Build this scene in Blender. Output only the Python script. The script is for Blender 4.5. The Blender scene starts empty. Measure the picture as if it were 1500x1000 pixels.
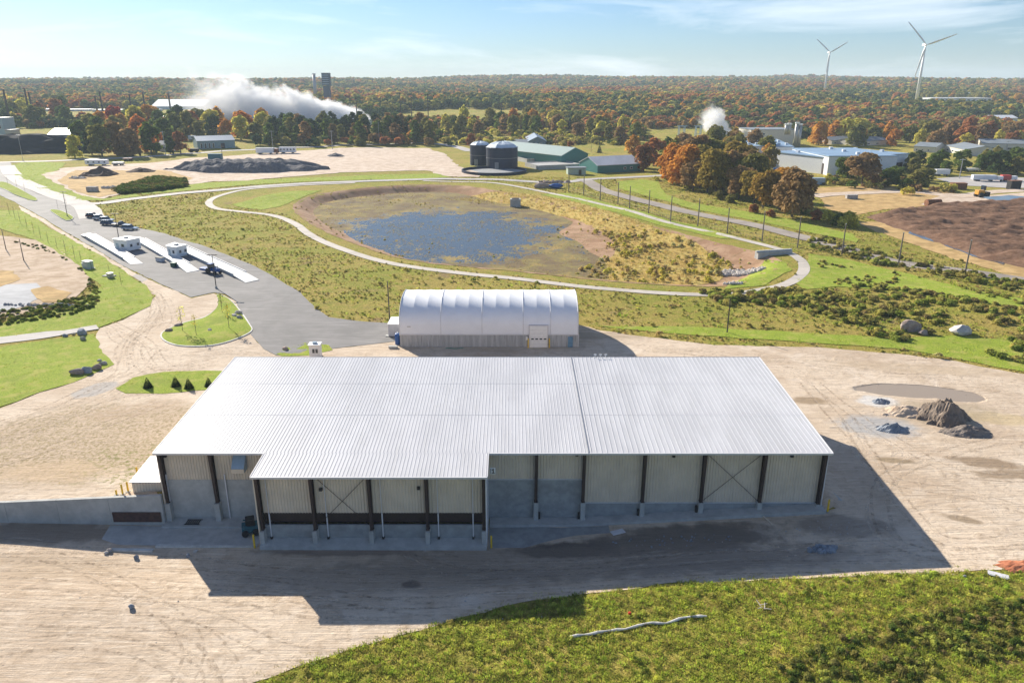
import bpy, bmesh, math, random
import numpy as np
from mathutils import Vector, Matrix, Euler
from mathutils.geometry import delaunay_2d_cdt
random.seed(7); RNG = np.random.default_rng(11)
R = math.radians; PI = math.pi
scene = bpy.context.scene
COL = scene.collection
# ------------------------------------------------------------------ camera
CAMH = 51.8; FOC = 1100.0; PIT = math.atan(380.0/FOC)
cam = bpy.data.objects.new('camera', bpy.data.cameras.new('camera')); COL.objects.link(cam)
cam.location = (0, 0, CAMH); cam.rotation_euler = (PI/2-PIT, 0, 0)
cam.data.sensor_width = 36; cam.data.lens = 36*FOC/1500
cam.data.clip_start = 0.5; cam.data.clip_end = 30000
scene.camera = cam
# ------------------------------------------------------------------ light
SUN_AZ, SUN_EL = R(-37.5), R(27)       # azimuth from +Y towards +X
world = bpy.data.worlds.new('World'); scene.world = world; world.use_nodes = True
wn = world.node_tree; wn.nodes.clear()
sky = wn.nodes.new('ShaderNodeTexSky'); sky.sky_type = 'NISHITA'; sky.sun_disc = False
sky.sun_elevation = SUN_EL; sky.sun_rotation = SUN_AZ
sky.air_density = 1.0; sky.dust_density = 0.25; sky.ozone_density = 3.5; sky.altitude = 50
wtc = wn.nodes.new('ShaderNodeTexCoord')
wmap = wn.nodes.new('ShaderNodeMapping'); wmap.inputs['Scale'].default_value = (1.6, 1.6, 11)
wmap.inputs['Rotation'].default_value = (0, 0.10, 0.4)
wno = wn.nodes.new('ShaderNodeTexNoise'); wno.inputs['Scale'].default_value = 1.9; wno.inputs['Detail'].default_value = 7; wno.inputs['Roughness'].default_value = .6
wno.inputs['Distortion'].default_value = .5
wra = wn.nodes.new('ShaderNodeValToRGB'); wra.color_ramp.elements[0].position = .5; wra.color_ramp.elements[1].position = .74
wra.color_ramp.elements[0].color = (0,0,0,1); wra.color_ramp.elements[1].color = (.6,.6,.6,1)
wmx = wn.nodes.new('ShaderNodeMix'); wmx.data_type = 'RGBA'; wmx.inputs[7].default_value = (14, 14.6, 15.2, 1)
bg = wn.nodes.new('ShaderNodeBackground'); bg.inputs[1].default_value = 0.052
wo = wn.nodes.new('ShaderNodeOutputWorld')
wn.links.new(wtc.outputs['Generated'], wmap.inputs[0]); wn.links.new(wmap.outputs[0], wno.inputs[0]); wn.links.new(wno.outputs[0], wra.inputs[0])
wn.links.new(wra.outputs[0], wmx.inputs[0]); wti = wn.nodes.new('ShaderNodeMix'); wti.data_type = 'RGBA'; wti.blend_type = 'MULTIPLY'; wti.inputs[0].default_value = 1; wti.inputs[7].default_value = (.78,.96,1.2,1); wn.links.new(sky.outputs[0], wti.inputs[6]); wn.links.new(wti.outputs[2], wmx.inputs[6]); wn.links.new(wmx.outputs[2], bg.inputs[0]); wn.links.new(bg.outputs[0], wo.inputs[0])
sd = bpy.data.lights.new('sun', 'SUN'); sd.energy = 5.0; sd.angle = R(0.53); sd.color = (1, .92, .79)
sun = bpy.data.objects.new('sun', sd); COL.objects.link(sun)
SD = Vector((-math.sin(SUN_AZ)*math.cos(SUN_EL), -math.cos(SUN_AZ)*math.cos(SUN_EL), -math.sin(SUN_EL)))
sun.rotation_euler = SD.to_track_quat('-Z', 'Y').to_euler(); sun.location = (-60, 80, 90)
vs = scene.view_settings; vs.view_transform = 'Standard'; vs.look = 'None'; vs.exposure = 0.95; vs.gamma = 1; vs.use_curve_mapping = False
cy = scene.cycles; cy.max_bounces = 6; cy.diffuse_bounces = 3; cy.glossy_bounces = 2; cy.transmission_bounces = 3; cy.volume_bounces = 4; cy.transparent_max_bounces = 8
cy.caustics_reflective = False; cy.caustics_refractive = False; cy.use_denoising = True; cy.volume_step_rate = 1.0; cy.volume_max_steps = 128
cy.sample_clamp_indirect = 6
# ------------------------------------------------------------------ helpers
def tag(o, label=None, cat=None, group=None, kind=None):
    if label: o['label'] = label
    if cat: o['category'] = cat
    if group: o['group'] = group
    if kind: o['kind'] = kind
    return o
def thing(name, label, cat, loc=(0,0,0), rz=0, group=None):
    o = bpy.data.objects.new(name, None); COL.objects.link(o); o.empty_display_size = .3
    o.location = loc; o.rotation_euler = (0, 0, rz)
    return tag(o, label, cat, group)
def link(name, me, parent=None, loc=None, rot=None, scl=None):
    o = bpy.data.objects.new(name, me); COL.objects.link(o)
    if parent: o.parent = parent
    if loc is not None: o.location = loc
    if rot is not None: o.rotation_euler = rot
    if scl is not None: o.scale = scl
    return o
KIDS = {}
def copy_tree(o, label=None, loc=None, rz=None, parent=None):
    c = o.copy(); COL.objects.link(c)
    if parent: c.parent = parent
    if label: c['label'] = label
    if loc is not None: c.location = loc
    if rz is not None: c.rotation_euler = (0, 0, rz)
    for ch in list(o.children): copy_tree(ch, parent=c)
    return c
class MB:
    def __init__(s): s.v = []; s.f = []
    def add(s, vs, fs, M=None):
        n = len(s.v)
        s.v += [tuple(M @ Vector(v)) for v in vs] if M is not None else [tuple(v) for v in vs]
        s.f += [tuple(i+n for i in f) for f in fs]; return s
    def box(s, x0, x1, y0, y1, z0, z1, M=None):
        v = [(x0,y0,z0),(x1,y0,z0),(x1,y1,z0),(x0,y1,z0),(x0,y0,z1),(x1,y0,z1),(x1,y1,z1),(x0,y1,z1)]
        return s.add(v, [(0,3,2,1),(4,5,6,7),(0,1,5,4),(1,2,6,5),(2,3,7,6),(3,0,4,7)], M)
    def hexa(s, b, t):                       # 4 bottom points, 4 top points, counter-clockwise
        return s.add(list(b)+list(t), [(3,2,1,0),(4,5,6,7),(0,1,5,4),(1,2,6,5),(2,3,7,6),(3,0,4,7)])
    def prism(s, prof, x0, x1, M=None):      # profile in (y,z), extruded along x
        n = len(prof)
        v = [(x0,y,z) for y,z in prof]+[(x1,y,z) for y,z in prof]
        f = [tuple(range(n))[::-1], tuple(range(n,2*n))]+[(i,(i+1)%n,n+(i+1)%n,n+i) for i in range(n)]
        return s.add(v, f, M)
    def tube(s, a, b, r0, r1=None, n=8, cap=True):
        a = Vector(a); b = Vector(b); r1 = r0 if r1 is None else r1
        d = (b-a); q = d.to_track_quat('Z', 'Y'); v = []
        for p, r in ((a, r0), (b, r1)):
            for i in range(n): v.append(p+q @ Vector((r*math.cos(2*PI*i/n), r*math.sin(2*PI*i/n), 0)))
        f = [(i,(i+1)%n,n+(i+1)%n,n+i) for i in range(n)]
        if cap: f += [tuple(range(n))[::-1], tuple(range(n,2*n))]
        return s.add(v, f)
    def lathe(s, prof, c=(0,0,0), n=32):     # profile (r,z)
        v = []; m = len(prof)
        for i in range(n):
            a = 2*PI*i/n
            for r, z in prof: v.append((c[0]+r*math.cos(a), c[1]+r*math.sin(a), c[2]+z))
        f = []
        for i in range(n):
            j = (i+1) % n
            for k in range(m-1): f.append((i*m+k, j*m+k, j*m+k+1, i*m+k+1))
        return s.add(v, f)
    def build(s, name, mat, parent=None, smooth=False, kind=None, loc=None, rz=None, bev=0):
        me = bpy.data.meshes.new(name); me.from_pydata(s.v, [], s.f); me.update()
        if bev:
            bm = bmesh.new(); bm.from_mesh(me); bmesh.ops.recalc_face_normals(bm, faces=bm.faces)
            bmesh.ops.bevel(bm, geom=bm.edges[:], offset=bev, segments=2, profile=.6, affect='EDGES', clamp_overlap=True)
            bm.to_mesh(me); bm.free()
        if mat: me.materials.append(mat)
        if smooth: me.polygons.foreach_set('use_smooth', [True]*len(me.polygons))
        o = link(name, me, parent, loc, (0,0,rz) if rz is not None else None)
        if kind: o['kind'] = kind
        return o
def RZ(a, loc=(0,0,0)): return Matrix.Translation(loc) @ Matrix.Rotation(a, 4, 'Z')
# ------------------------------------------------------------------ shader helper
class NT:
    def __init__(s, name):
        s.m = bpy.data.materials.new(name); s.m.use_nodes = True; s.t = s.m.node_tree
        s.b = s.t.nodes['Principled BSDF']; s.o = s.t.nodes['Material Output']
        s.geo = s.t.nodes.new('ShaderNodeNewGeometry'); s.P = s.geo.outputs['Position']
    def L(s, a, b): s.t.links.new(a, b)
    def put(s, sock, v):
        if v is None: return
        if isinstance(v, bpy.types.NodeSocket): s.L(v, sock)
        elif isinstance(v, tuple) and len(v) == 3 and sock.type == 'RGBA': sock.default_value = (*v, 1)
        else: sock.default_value = v
    def map(s, vec, scale=(1,1,1), rot=(0,0,0), loc=(0,0,0)):
        n = s.t.nodes.new('ShaderNodeMapping'); s.L(vec, n.inputs[0]); n.inputs['Scale'].default_value = scale; n.inputs['Rotation'].default_value = rot; n.inputs['Location'].default_value = loc
        return n.outputs[0]
    def noise(s, scale, detail=4, vec=None, rough=.55, dist=0, col=False):
        n = s.t.nodes.new('ShaderNodeTexNoise'); s.L(vec or s.P, n.inputs['Vector'])
        n.inputs['Scale'].default_value = scale; n.inputs['Detail'].default_value = detail; n.inputs['Roughness'].default_value = rough; n.inputs['Distortion'].default_value = dist
        return n.outputs[1 if col else 0]
    def vor(s, scale, vec=None, out='Distance'):
        n = s.t.nodes.new('ShaderNodeTexVoronoi'); s.L(vec or s.P, n.inputs['Vector']); n.inputs['Scale'].default_value = scale
        return n.outputs[out]
    def math(s, op, a, b=None, c=None, clamp=False):
        n = s.t.nodes.new('ShaderNodeMath'); n.operation = op; n.use_clamp = clamp
        s.put(n.inputs[0], a); s.put(n.inputs[1], b); s.put(n.inputs[2], c); return n.outputs[0]
    def rng(s, v, a, b, c=0., d=1.):
        n = s.t.nodes.new('ShaderNodeMapRange'); n.interpolation_type = 'SMOOTHSTEP'; s.put(n.inputs[0], v)
        for i, q in enumerate((a,b,c,d)): n.inputs[i+1].default_value = q
        return n.outputs[0]
    def mix(s, f, a, b, mode='MIX'):
        n = s.t.nodes.new('ShaderNodeMix'); n.data_type = 'RGBA'; n.blend_type = mode; n.clamp_factor = True
        s.put(n.inputs[0], f); s.put(n.inputs[6], a); s.put(n.inputs[7], b); return n.outputs[2]
    def ramp(s, f, stops):
        n = s.t.nodes.new('ShaderNodeValToRGB'); s.put(n.inputs[0], f); e = n.color_ramp.elements
        while len(e) < len(stops): e.new(.5)
        for q, (p, c) in zip(e, stops): q.position = p; q.color = (*c, 1)
        return n.outputs[0]
    def spot(s, cx, cy, rx, ry, rot=0, soft=.35, wob=.5, ns=.5):
        q = s.map(s.P, (1/rx, 1/ry, 0), (0,0,0)); 
        n = s.t.nodes.new('ShaderNodeVectorMath'); n.operation = 'SUBTRACT'; s.L(s.P, n.inputs[0]); n.inputs[1].default_value = (cx, cy, 0)
        q = s.map(n.outputs[0], (1,1,0), (0,0,-rot)); q = s.map(q, (1/rx, 1/ry, 0))
        l = s.t.nodes.new('ShaderNodeVectorMath'); l.operation = 'LENGTH'; s.L(q, l.inputs[0])
        d = s.math('ADD', l.outputs['Value'], s.math('MULTIPLY', s.math('SUBTRACT', s.noise(ns, 4), .5), wob))
        return s.rng(d, 1.0, 1.0-soft)
    def bump(s, h, strength=.4, dist=.1):
        n = s.t.nodes.new('ShaderNodeBump'); n.inputs['Strength'].default_value = strength; n.inputs['Distance'].default_value = dist
        s.put(n.inputs['Height'], h); s.L(n.outputs[0], s.b.inputs['Normal'])
    def done(s, col, rough=.8, metal=0., spec=None):
        s.put(s.b.inputs['Base Color'], col); s.put(s.b.inputs['Roughness'], rough); s.b.inputs['Metallic'].default_value = metal
        if spec is not None: s.b.inputs['Specular IOR Level'].default_value = spec
        return s.m
def mk(name, c, rough=.6, metal=0., var=.18, sc=1.5, bump=0., spec=.4, dirt=None):
    n = NT(name); a = tuple(x*(1-var) for x in c); b = tuple(min(1, x*(1+var*.7)) for x in c)
    f = n.noise(sc, 6, rough=.65); col = n.mix(n.rng(f, .3, .7), a, b)
    if dirt: col = n.mix(n.rng(n.noise(sc*.35, 5), .5, .75, 0, .6), col, dirt)
    if bump: n.bump(n.noise(sc*8, 4), .5, bump)
    return n.done(col, rough, metal, spec)
# ------------------------------------------------------------------ geometry of the place
def sstep(a, b, x):
    t = np.clip((np.asarray(x, float)-a)/(b-a), 0, 1); return t*t*(3-2*t)
def vnoise(x, y, sc, seed=0):
    x = np.asarray(x, float)/sc+seed*17.3+500; y = np.asarray(y, float)/sc+seed*9.1+500
    i = np.floor(x); j = np.floor(y); fx = x-i; fy = y-j; fx = fx*fx*(3-2*fx); fy = fy*fy*(3-2*fy)
    def h(a, b): q = np.sin(a*127.1+b*311.7+seed*74.7)*43758.5453; return q-np.floor(q)
    return (h(i,j)*(1-fx)+h(i+1,j)*fx)*(1-fy)+(h(i,j+1)*(1-fx)+h(i+1,j+1)*fx)*fy
def T0(x, y):
    x = np.asarray(x, float); y = np.asarray(y, float)
    f = np.interp(x, [-60,-10,10,40,60], [-1.75,-1.6,-1.15,.1,.3])
    n = np.interp(x, [-70,-45,-3,9,40,48,60], [-2.1,-2.6,-2.7,-2.55,-.7,-.3,.2])
    front = f+(n-f)*sstep(67, 77, y)
    back = .5+np.interp(x, [-140,-66,-52,-45,-40], [-.2,.25,.5,1.1,1.1])*(1-sstep(90, 125, y))
    step = np.where((y < 84.5) | ((x > -45.25) & (x < 41) & (y < 112)), front, back)
    s = sstep(76, 102, y); blend = front*(1-s)+.5*s
    w = sstep(40, 42.5, x)
    z = step*(1-w)+blend*w
    m = sstep(118, 150, y)*(1-np.exp(-(((x+5)/30)**2+((y-152)/16)**2)**3))
    z = z+m*(vnoise(x, y, 26, 1)-.5)*1.0*(y < 1200)
    z = z+1.8*np.exp(-((x-150)/60)**2-((y-165)/22)**2)
    h = np.interp(y, [600,900,1300,1750,2300,3000,4000,5200,9000], [0,5,20,21,27,38,52,60,40])
    z = z+h*(1+.22*(vnoise(x, y, 700, 3)-.5)*(y > 900))*np.clip(1+np.interp(x/np.maximum(y,1), [-.7,-.35,.1,.5], [-.16,-.12,.03,.0]), 0, 2)
    z = z+sstep(1400, 2600, y)*((vnoise(x, y, 420, 5)-.5)*16+(vnoise(x, y, 1100, 6)-.5)*20)
    return z
def ray(px, py):
    u = (px-750)/FOC; v = (500-py)/FOC; c, s = math.cos(PIT), math.sin(PIT)
    return np.array([u, c+v*s, -s+v*c])
TT = 50*1.0012**np.arange(4300)
def A(px, py, z=None):
    """point of the ground that the photograph shows at this pixel"""
    r = ray(px, py)
    if z is not None:
        t = (z-CAMH)/r[2]; return Vector((r[0]*t, r[1]*t, z))
    X, Y, Z = r[0]*TT, r[1]*TT, CAMH+r[2]*TT
    d = Z-T0(X, Y); k = int(np.argmax(d < 0)) if (d < 0).any() else len(TT)-1
    k = max(k, 1); a = d[k-1]/(d[k-1]-d[k]+1e-9); t = TT[k-1]+(TT[k]-TT[k-1])*np.clip(a, 0, 1)
    x, y = r[0]*t, r[1]*t
    return Vector((float(x), float(y), float(T0(x, y))))
def AY(px, py, Y):
    r = ray(px, py); t = Y/r[1]; return Vector((float(r[0]*t), Y, float(CAMH+r[2]*t)))
def SZ(p): return (p[1]*math.cos(PIT)-(p[2]-CAMH)*math.sin(PIT))/FOC      # metres per pixel there
def cr(pts, n=6, closed=True):               # Catmull-Rom
    P = [Vector(p[:2]) for p in pts]; N = len(P); out = []
    for i in range(N if closed else N-1):
        g = (lambda k: P[k % N]) if closed else (lambda k: P[min(max(k, 0), N-1)])
        p0, p1, p2, p3 = g(i-1), g(i), g(i+1), g(i+2)
        for k in range(n):
            t = k/n; out.append(.5*((2*p1)+(p2-p0)*t+(2*p0-5*p1+4*p2-p3)*t*t+(3*p1-p0-3*p2+p3)*t**3))
    if not closed: out.append(P[-1])
    return out
def inpoly(x, y, poly, dist=False):
    x = np.asarray(x, float); y = np.asarray(y, float); ins = np.zeros(x.shape, bool); D = np.full(x.shape, 1e18)
    n = len(poly)
    for i in range(n):
        x0, y0 = poly[i][0], poly[i][1]; x1, y1 = poly[(i+1) % n][0], poly[(i+1) % n][1]
        if y0 != y1:
            c = ((y0 > y) != (y1 > y)) & (x < (x1-x0)*(y-y0)/(y1-y0)+x0); ins ^= c
        if dist:
            dx, dy = x1-x0, y1-y0; l = dx*dx+dy*dy+1e-12
            t = np.clip(((x-x0)*dx+(y-y0)*dy)/l, 0, 1); D = np.minimum(D, (x-x0-t*dx)**2+(y-y0-t*dy)**2)
    return (ins, np.sqrt(D)) if dist else ins
def W(pp, z=None): return [A(*p, z=z) if z is not None else A(*p) for p in pp]
BASIN_PX = [(300,297),(318,284),(360,275),(420,270),(520,267),(620,266),(700,268),(760,276),(830,289),(900,305),(960,322),(1030,339),(1090,353),(1140,366),(1164,379),(1168,392),(1158,404),(1120,418),(1060,427),(960,425),(860,417),(760,404),(680,396),(600,386),(540,373),(490,356),(455,338),(435,322),(405,311),(350,305),(312,303)]
BASIN = cr([A(*p) for p in BASIN_PX], 3)
INNER = cr([A(*p) for p in [(430,300),(470,284),(560,273),(660,271),(740,281),(830,300),(900,318),(960,332),(1030,350),(1090,364),(1130,375),(1146,388),(1120,405),(1060,419),(960,417),(860,409),(760,398),(680,391),(610,383),(545,367),(500,350),(468,335),(440,318)]], 3)
WATER_Z = -2.5
def T(x, y):
    z = np.array(T0(x, y), float); x = np.asarray(x, float); y = np.asarray(y, float)
    m = (x > -130) & (x < 150) & (y > 160) & (y < 520)
    if m.any():
        ins, d = inpoly(x[m], y[m], INNER, True)
        z[m] = z[m]-np.where(ins, sstep(0, 11, d)*(3.6-.75*sstep(12, 34, x[m])), 0)
    return z
def Tz(x, y): return float(T(np.array([x]), np.array([y]))[0])
# ------------------------------------------------------------------ ground materials
def grass_mat():
    n = NT('rough_grass'); big = n.noise(.035, 4); mid = n.noise(.35, 5, rough=.65); fine = n.noise(2.6, 6, rough=.7)
    g = n.ramp(fine, [(.3,(.13,.15,.022)),(.5,(.27,.28,.04)),(.7,(.46,.43,.085))])
    y = n.ramp(fine, [(.3,(.19,.14,.035)),(.5,(.40,.31,.075)),(.72,(.60,.48,.16))])
    c = n.mix(n.rng(n.math('ADD', mid, n.math('MULTIPLY', big, .8)), .72, 1.05), g, y)
    br = n.mix(n.rng(n.noise(.12, 5), .58, .72, 0, .75), c, (.27,.18,.10))
    n.bump(n.math('ADD', n.noise(3.2, 5, rough=.7), n.noise(.8, 5, rough=.7)), .9, .5); return n.done(br, .95, 0, .1)
def lawn_mat():
    n = NT('mown_grass'); fine = n.noise(3.5, 6, rough=.7); mid = n.noise(.4, 4)
    g = n.ramp(fine, [(.3,(.12,.18,.02)),(.5,(.25,.32,.035)),(.7,(.42,.46,.07))])
    g = n.mix(n.rng(mid, .48, .66, 0, .75), g, (.38,.36,.09)); g = n.mix(n.rng(n.noise(.13, 5, rough=.7), .5, .66, 0, .55), g, (.20,.24,.04)); g = n.mix(n.rng(n.noise(1.1, 6, rough=.75), .58, .7, 0, .55), g, (.42,.34,.15))
    n.bump(n.noise(4, 5), .7, .25); return n.done(g, .95, 0, .1)
def yard_mat():
    n = NT('sandy_yard'); big = n.noise(.06, 5, rough=.6); mid = n.noise(.5, 6, rough=.7, dist=.6); fine = n.noise(9, 4, rough=.7)
    c = n.mix(n.rng(big, .35, .65), (.52,.40,.285), (.66,.54,.41))
    c = n.mix(n.rng(mid, .48, .7, 0, .6), c, (.38,.28,.185)); c = n.mix(n.rng(n.noise(2.2, 8, rough=.8), .52, .66, 0, .45), c, (.30,.225,.16)); c = n.mix(n.rng(n.noise(.22, 7, rough=.75, dist=1.2), .52, .66, 0, .6), c, (.42,.32,.225)); c = n.mix(n.rng(n.noise(.1, 7, rough=.7, dist=.8), .54, .66, 0, .5), c, (.74,.63,.51))
    sx = n.noise(1.0, 7, n.map(n.P, (.11,1.7,.3), (0,0,.06)), .7, 1.3); c = n.mix(n.rng(sx, .5, .66, 0, .42), c, (.33,.25,.18))
    sy = n.noise(1.0, 5, n.map(n.P, (.25,2.6,.3), (0,0,.5)), .6, .9); c = n.mix(n.rng(sy, .52, .64, 0, .5), c, (.74,.63,.50))
    c = n.mix(n.rng(fine, .55, .68, 0, .5), c, (.22,.17,.13))
    # left back yard: thin dry weeds
    w = n.spot(-62, 103, 27, 17, .1, .4, .7, .12); wc = n.mix(n.rng(n.noise(2.2, 6, rough=.75), .42, .62), (.50,.38,.27), (.23,.17,.06))
    c = n.mix(n.math('MULTIPLY', w, .85), c, wc)
    gg = n.math('MULTIPLY', n.spot(-52, 95, 14, 9, .1, .6, .9, .3), n.rng(n.noise(1.2, 6, rough=.7), .5, .62)); c = n.mix(gg, c, (.2,.19,.04))
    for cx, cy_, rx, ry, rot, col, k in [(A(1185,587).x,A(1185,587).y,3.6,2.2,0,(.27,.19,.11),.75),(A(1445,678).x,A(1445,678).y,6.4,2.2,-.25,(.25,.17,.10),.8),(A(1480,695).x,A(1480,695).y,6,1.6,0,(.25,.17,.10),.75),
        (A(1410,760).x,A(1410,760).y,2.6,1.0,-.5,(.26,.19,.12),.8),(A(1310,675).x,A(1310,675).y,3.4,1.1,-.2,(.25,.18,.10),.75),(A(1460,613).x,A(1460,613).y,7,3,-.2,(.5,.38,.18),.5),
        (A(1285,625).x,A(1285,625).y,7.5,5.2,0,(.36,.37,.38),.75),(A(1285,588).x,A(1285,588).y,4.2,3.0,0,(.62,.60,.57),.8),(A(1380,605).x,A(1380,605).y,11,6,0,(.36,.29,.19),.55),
        (A(830,806).x,A(830,806).y,8.5,2.2,0,(.07,.055,.045),.9),(A(601,856).x,A(601,856).y,1.5,1.1,0,(.07,.05,.045),.95),(A(1000,790).x,A(1000,790).y,16,4.0,.05,(.12,.10,.085),.8),(8,76,34,5.0,0,(.24,.19,.15),.6),(26,75,20,3.5,0,(.24,.20,.165),.5),(-12,73,26,4,0,(.28,.23,.18),.5),  # broad spots before the bays: damp earth, plus the warehouse's shadow darkened in colour
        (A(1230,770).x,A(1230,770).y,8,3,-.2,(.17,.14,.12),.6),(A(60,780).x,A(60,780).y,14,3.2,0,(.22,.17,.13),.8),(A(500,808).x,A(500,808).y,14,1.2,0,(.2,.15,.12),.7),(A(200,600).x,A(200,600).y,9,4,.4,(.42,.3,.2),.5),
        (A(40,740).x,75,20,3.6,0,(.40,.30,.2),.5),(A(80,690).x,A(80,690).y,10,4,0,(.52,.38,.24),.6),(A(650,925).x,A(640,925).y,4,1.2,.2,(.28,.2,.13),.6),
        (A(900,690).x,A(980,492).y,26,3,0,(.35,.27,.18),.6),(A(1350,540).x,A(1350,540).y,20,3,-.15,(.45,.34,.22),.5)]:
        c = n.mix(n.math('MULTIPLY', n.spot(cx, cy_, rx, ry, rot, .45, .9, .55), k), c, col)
    for px, py, rr, ww in [(190,505,9.5,4.5),(250,560,16,5),(330,530,10,3.5)]:
        a = A(px, py); q = n.t.nodes.new('ShaderNodeVectorMath'); q.operation = 'DISTANCE'; n.L(n.P, q.inputs[0]); q.inputs[1].default_value = tuple(a)
        dd = n.math('ADD', q.outputs['Value'], n.math('MULTIPLY', n.noise(.25, 5), 9)); ring = n.math('SINE', n.math('MULTIPLY', dd, 3.1))
        msk = n.math('MULTIPLY', n.rng(n.math('ABSOLUTE', n.math('SUBTRACT', dd, rr)), ww, ww*.4), n.rng(ring, 0, .9, 0, .3)); c = n.mix(n.math('MULTIPLY', msk, .6), c, (.66,.57,.46))
    # puddles
    rough = .92; pm = None
    for cx, cy_, rx, ry, rot, ww in [(A(1335,573).x,A(1335,573).y,10.0,3.3,-.12,.35),(A(1400,580).x,A(1400,580).y,5,3.0,-.2,.4)]:
        p = n.spot(cx, cy_, rx, ry, rot, .12, ww, .3); pm = p if pm is None else n.math('MAXIMUM', pm, p)
    p2 = n.spot(A(205,407).x, A(205,407).y, 2.8, 8, .2, .15, .5, .3)
    c = n.mix(pm, c, (.33,.26,.19)); c = n.mix(n.math('MAXIMUM', p2, n.spot(A(140,571).x,A(140,571).y,3.0,4.4,-.5,.2,.6,.4)), c, (.42,.38,.34))
    rg = n.math('SUBTRACT', .92, n.math('MULTIPLY', pm, .62)); dry = n.math('SUBTRACT', 1.0, pm)
    h = n.math('MULTIPLY', n.math('ADD', n.math('ADD', mid, n.math('MULTIPLY', fine, .25)), n.math('MULTIPLY', sx, .8)), dry)
    n.bump(h, .9, .22); return n.done(c, rg, 0, .3)
def dirt_mat(name, a, b, c3, sc=.2, st=(.2,1,1)):
    n = NT(name); c = n.mix(n.rng(n.noise(sc, 7, rough=.72), .4, .6), a, b)
    c = n.mix(n.rng(n.noise(sc*3, 6, n.map(n.P, st), .7, .4), .5, .75, 0, .8), c, c3); n.bump(n.noise(sc*12, 5, rough=.7), .6, .25)
    return n.done(c, .95, 0, .15)
def asphalt_mat(name, a, b):
    n = NT(name); c = n.mix(n.rng(n.noise(.12, 6, rough=.65, dist=.5), .35, .65), a, b); c = n.mix(n.rng(n.noise(1.0, 5, n.map(n.P, (.12,1.3,1), (0,0,.8)), .65, .4), .5, .72, 0, .45), c, tuple(x*1.7 for x in b))
    c = n.mix(n.rng(n.noise(14, 3), .55, .8, 0, .35), c, tuple(x*.5 for x in a)); n.bump(n.noise(20, 3), .4, .03); return n.done(c, .85, 0, .3)
def pond_mat():
    n = NT('marsh_water'); f = n.noise(.22, 7, n.map(n.P, (1,.8,1)), .68, .6); g = n.noise(1.1, 6, n.map(n.P, (1.2,.35,1)), .7)
    e = n.spot(-26, 285, 66, 80, .2, .6, .9, .06)
    k = n.math('ADD', n.math('MULTIPLY', f, .6), n.math('ADD', n.math('MULTIPLY', g, .5), n.math('MULTIPLY', n.math('SUBTRACT', 1.0, e), .35)))
    m = n.rng(k, .60, .70)
    c = n.mix(m, (.05,.058,.062), n.mix(n.rng(n.noise(1.6, 6, rough=.75), .42, .6, 0, .85), n.ramp(n.noise(.11, 6, rough=.7), [(.34,(.05,.038,.022)),(.46,(.15,.095,.045)),(.54,(.20,.17,.045)),(.64,(.36,.24,.06))]), (.17,.125,.045)))
    n.bump(n.noise(2.2, 4), .1, .05); return n.done(c, n.math('ADD', .26, n.math('MULTIPLY', m, .75)), 0, .4)
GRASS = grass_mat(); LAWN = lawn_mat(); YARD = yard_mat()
DIRT = dirt_mat('pale_dirt', (.50,.39,.29), (.64,.53,.43), (.36,.24,.15))
DRYGRASS = dirt_mat('dry_grass_ground', (.40,.26,.11), (.56,.38,.17), (.19,.17,.05), .2)
BANK = dirt_mat('bare_basin_bank', (.30,.175,.10), (.42,.27,.17), (.13,.11,.04), .12)
REEDBED = dirt_mat('golden_reed_bed', (.42,.28,.07), (.50,.38,.12), (.18,.17,.045), .16, (1,.6,1))
SOIL = dirt_mat('compost_soil', (.15,.082,.05), (.23,.135,.085), (.06,.034,.024), .6)
ASPH = asphalt_mat('worn_asphalt', (.16,.155,.15), (.21,.20,.195)); ROAD = asphalt_mat('pale_road_asphalt', (.36,.34,.32), (.44,.41,.38))
GRAVEL = asphalt_mat('brown_gravel', (.25,.215,.185), (.34,.295,.25)); GREYGRAVEL = asphalt_mat('blue_grey_gravel', (.26,.27,.29), (.35,.36,.38))
PATHM = asphalt_mat('pale_path', (.42,.38,.33), (.52,.47,.41))
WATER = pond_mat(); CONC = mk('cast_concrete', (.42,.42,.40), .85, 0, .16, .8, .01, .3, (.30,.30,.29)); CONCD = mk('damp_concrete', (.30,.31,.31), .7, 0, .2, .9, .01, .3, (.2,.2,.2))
KERB = mk('kerb_concrete', (.55,.54,.5), .85)
def new_obj(name, v, f, mat, kind=None, smooth=True):
    me = bpy.data.meshes.new(name); me.from_pydata([tuple(p) for p in v], [], f); me.update()
    me.materials.append(mat)
    if smooth: me.polygons.foreach_set('use_smooth', [True]*len(me.polygons))
    o = link(name, me)
    if kind: o['kind'] = kind
    return o
COVERS = []
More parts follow.
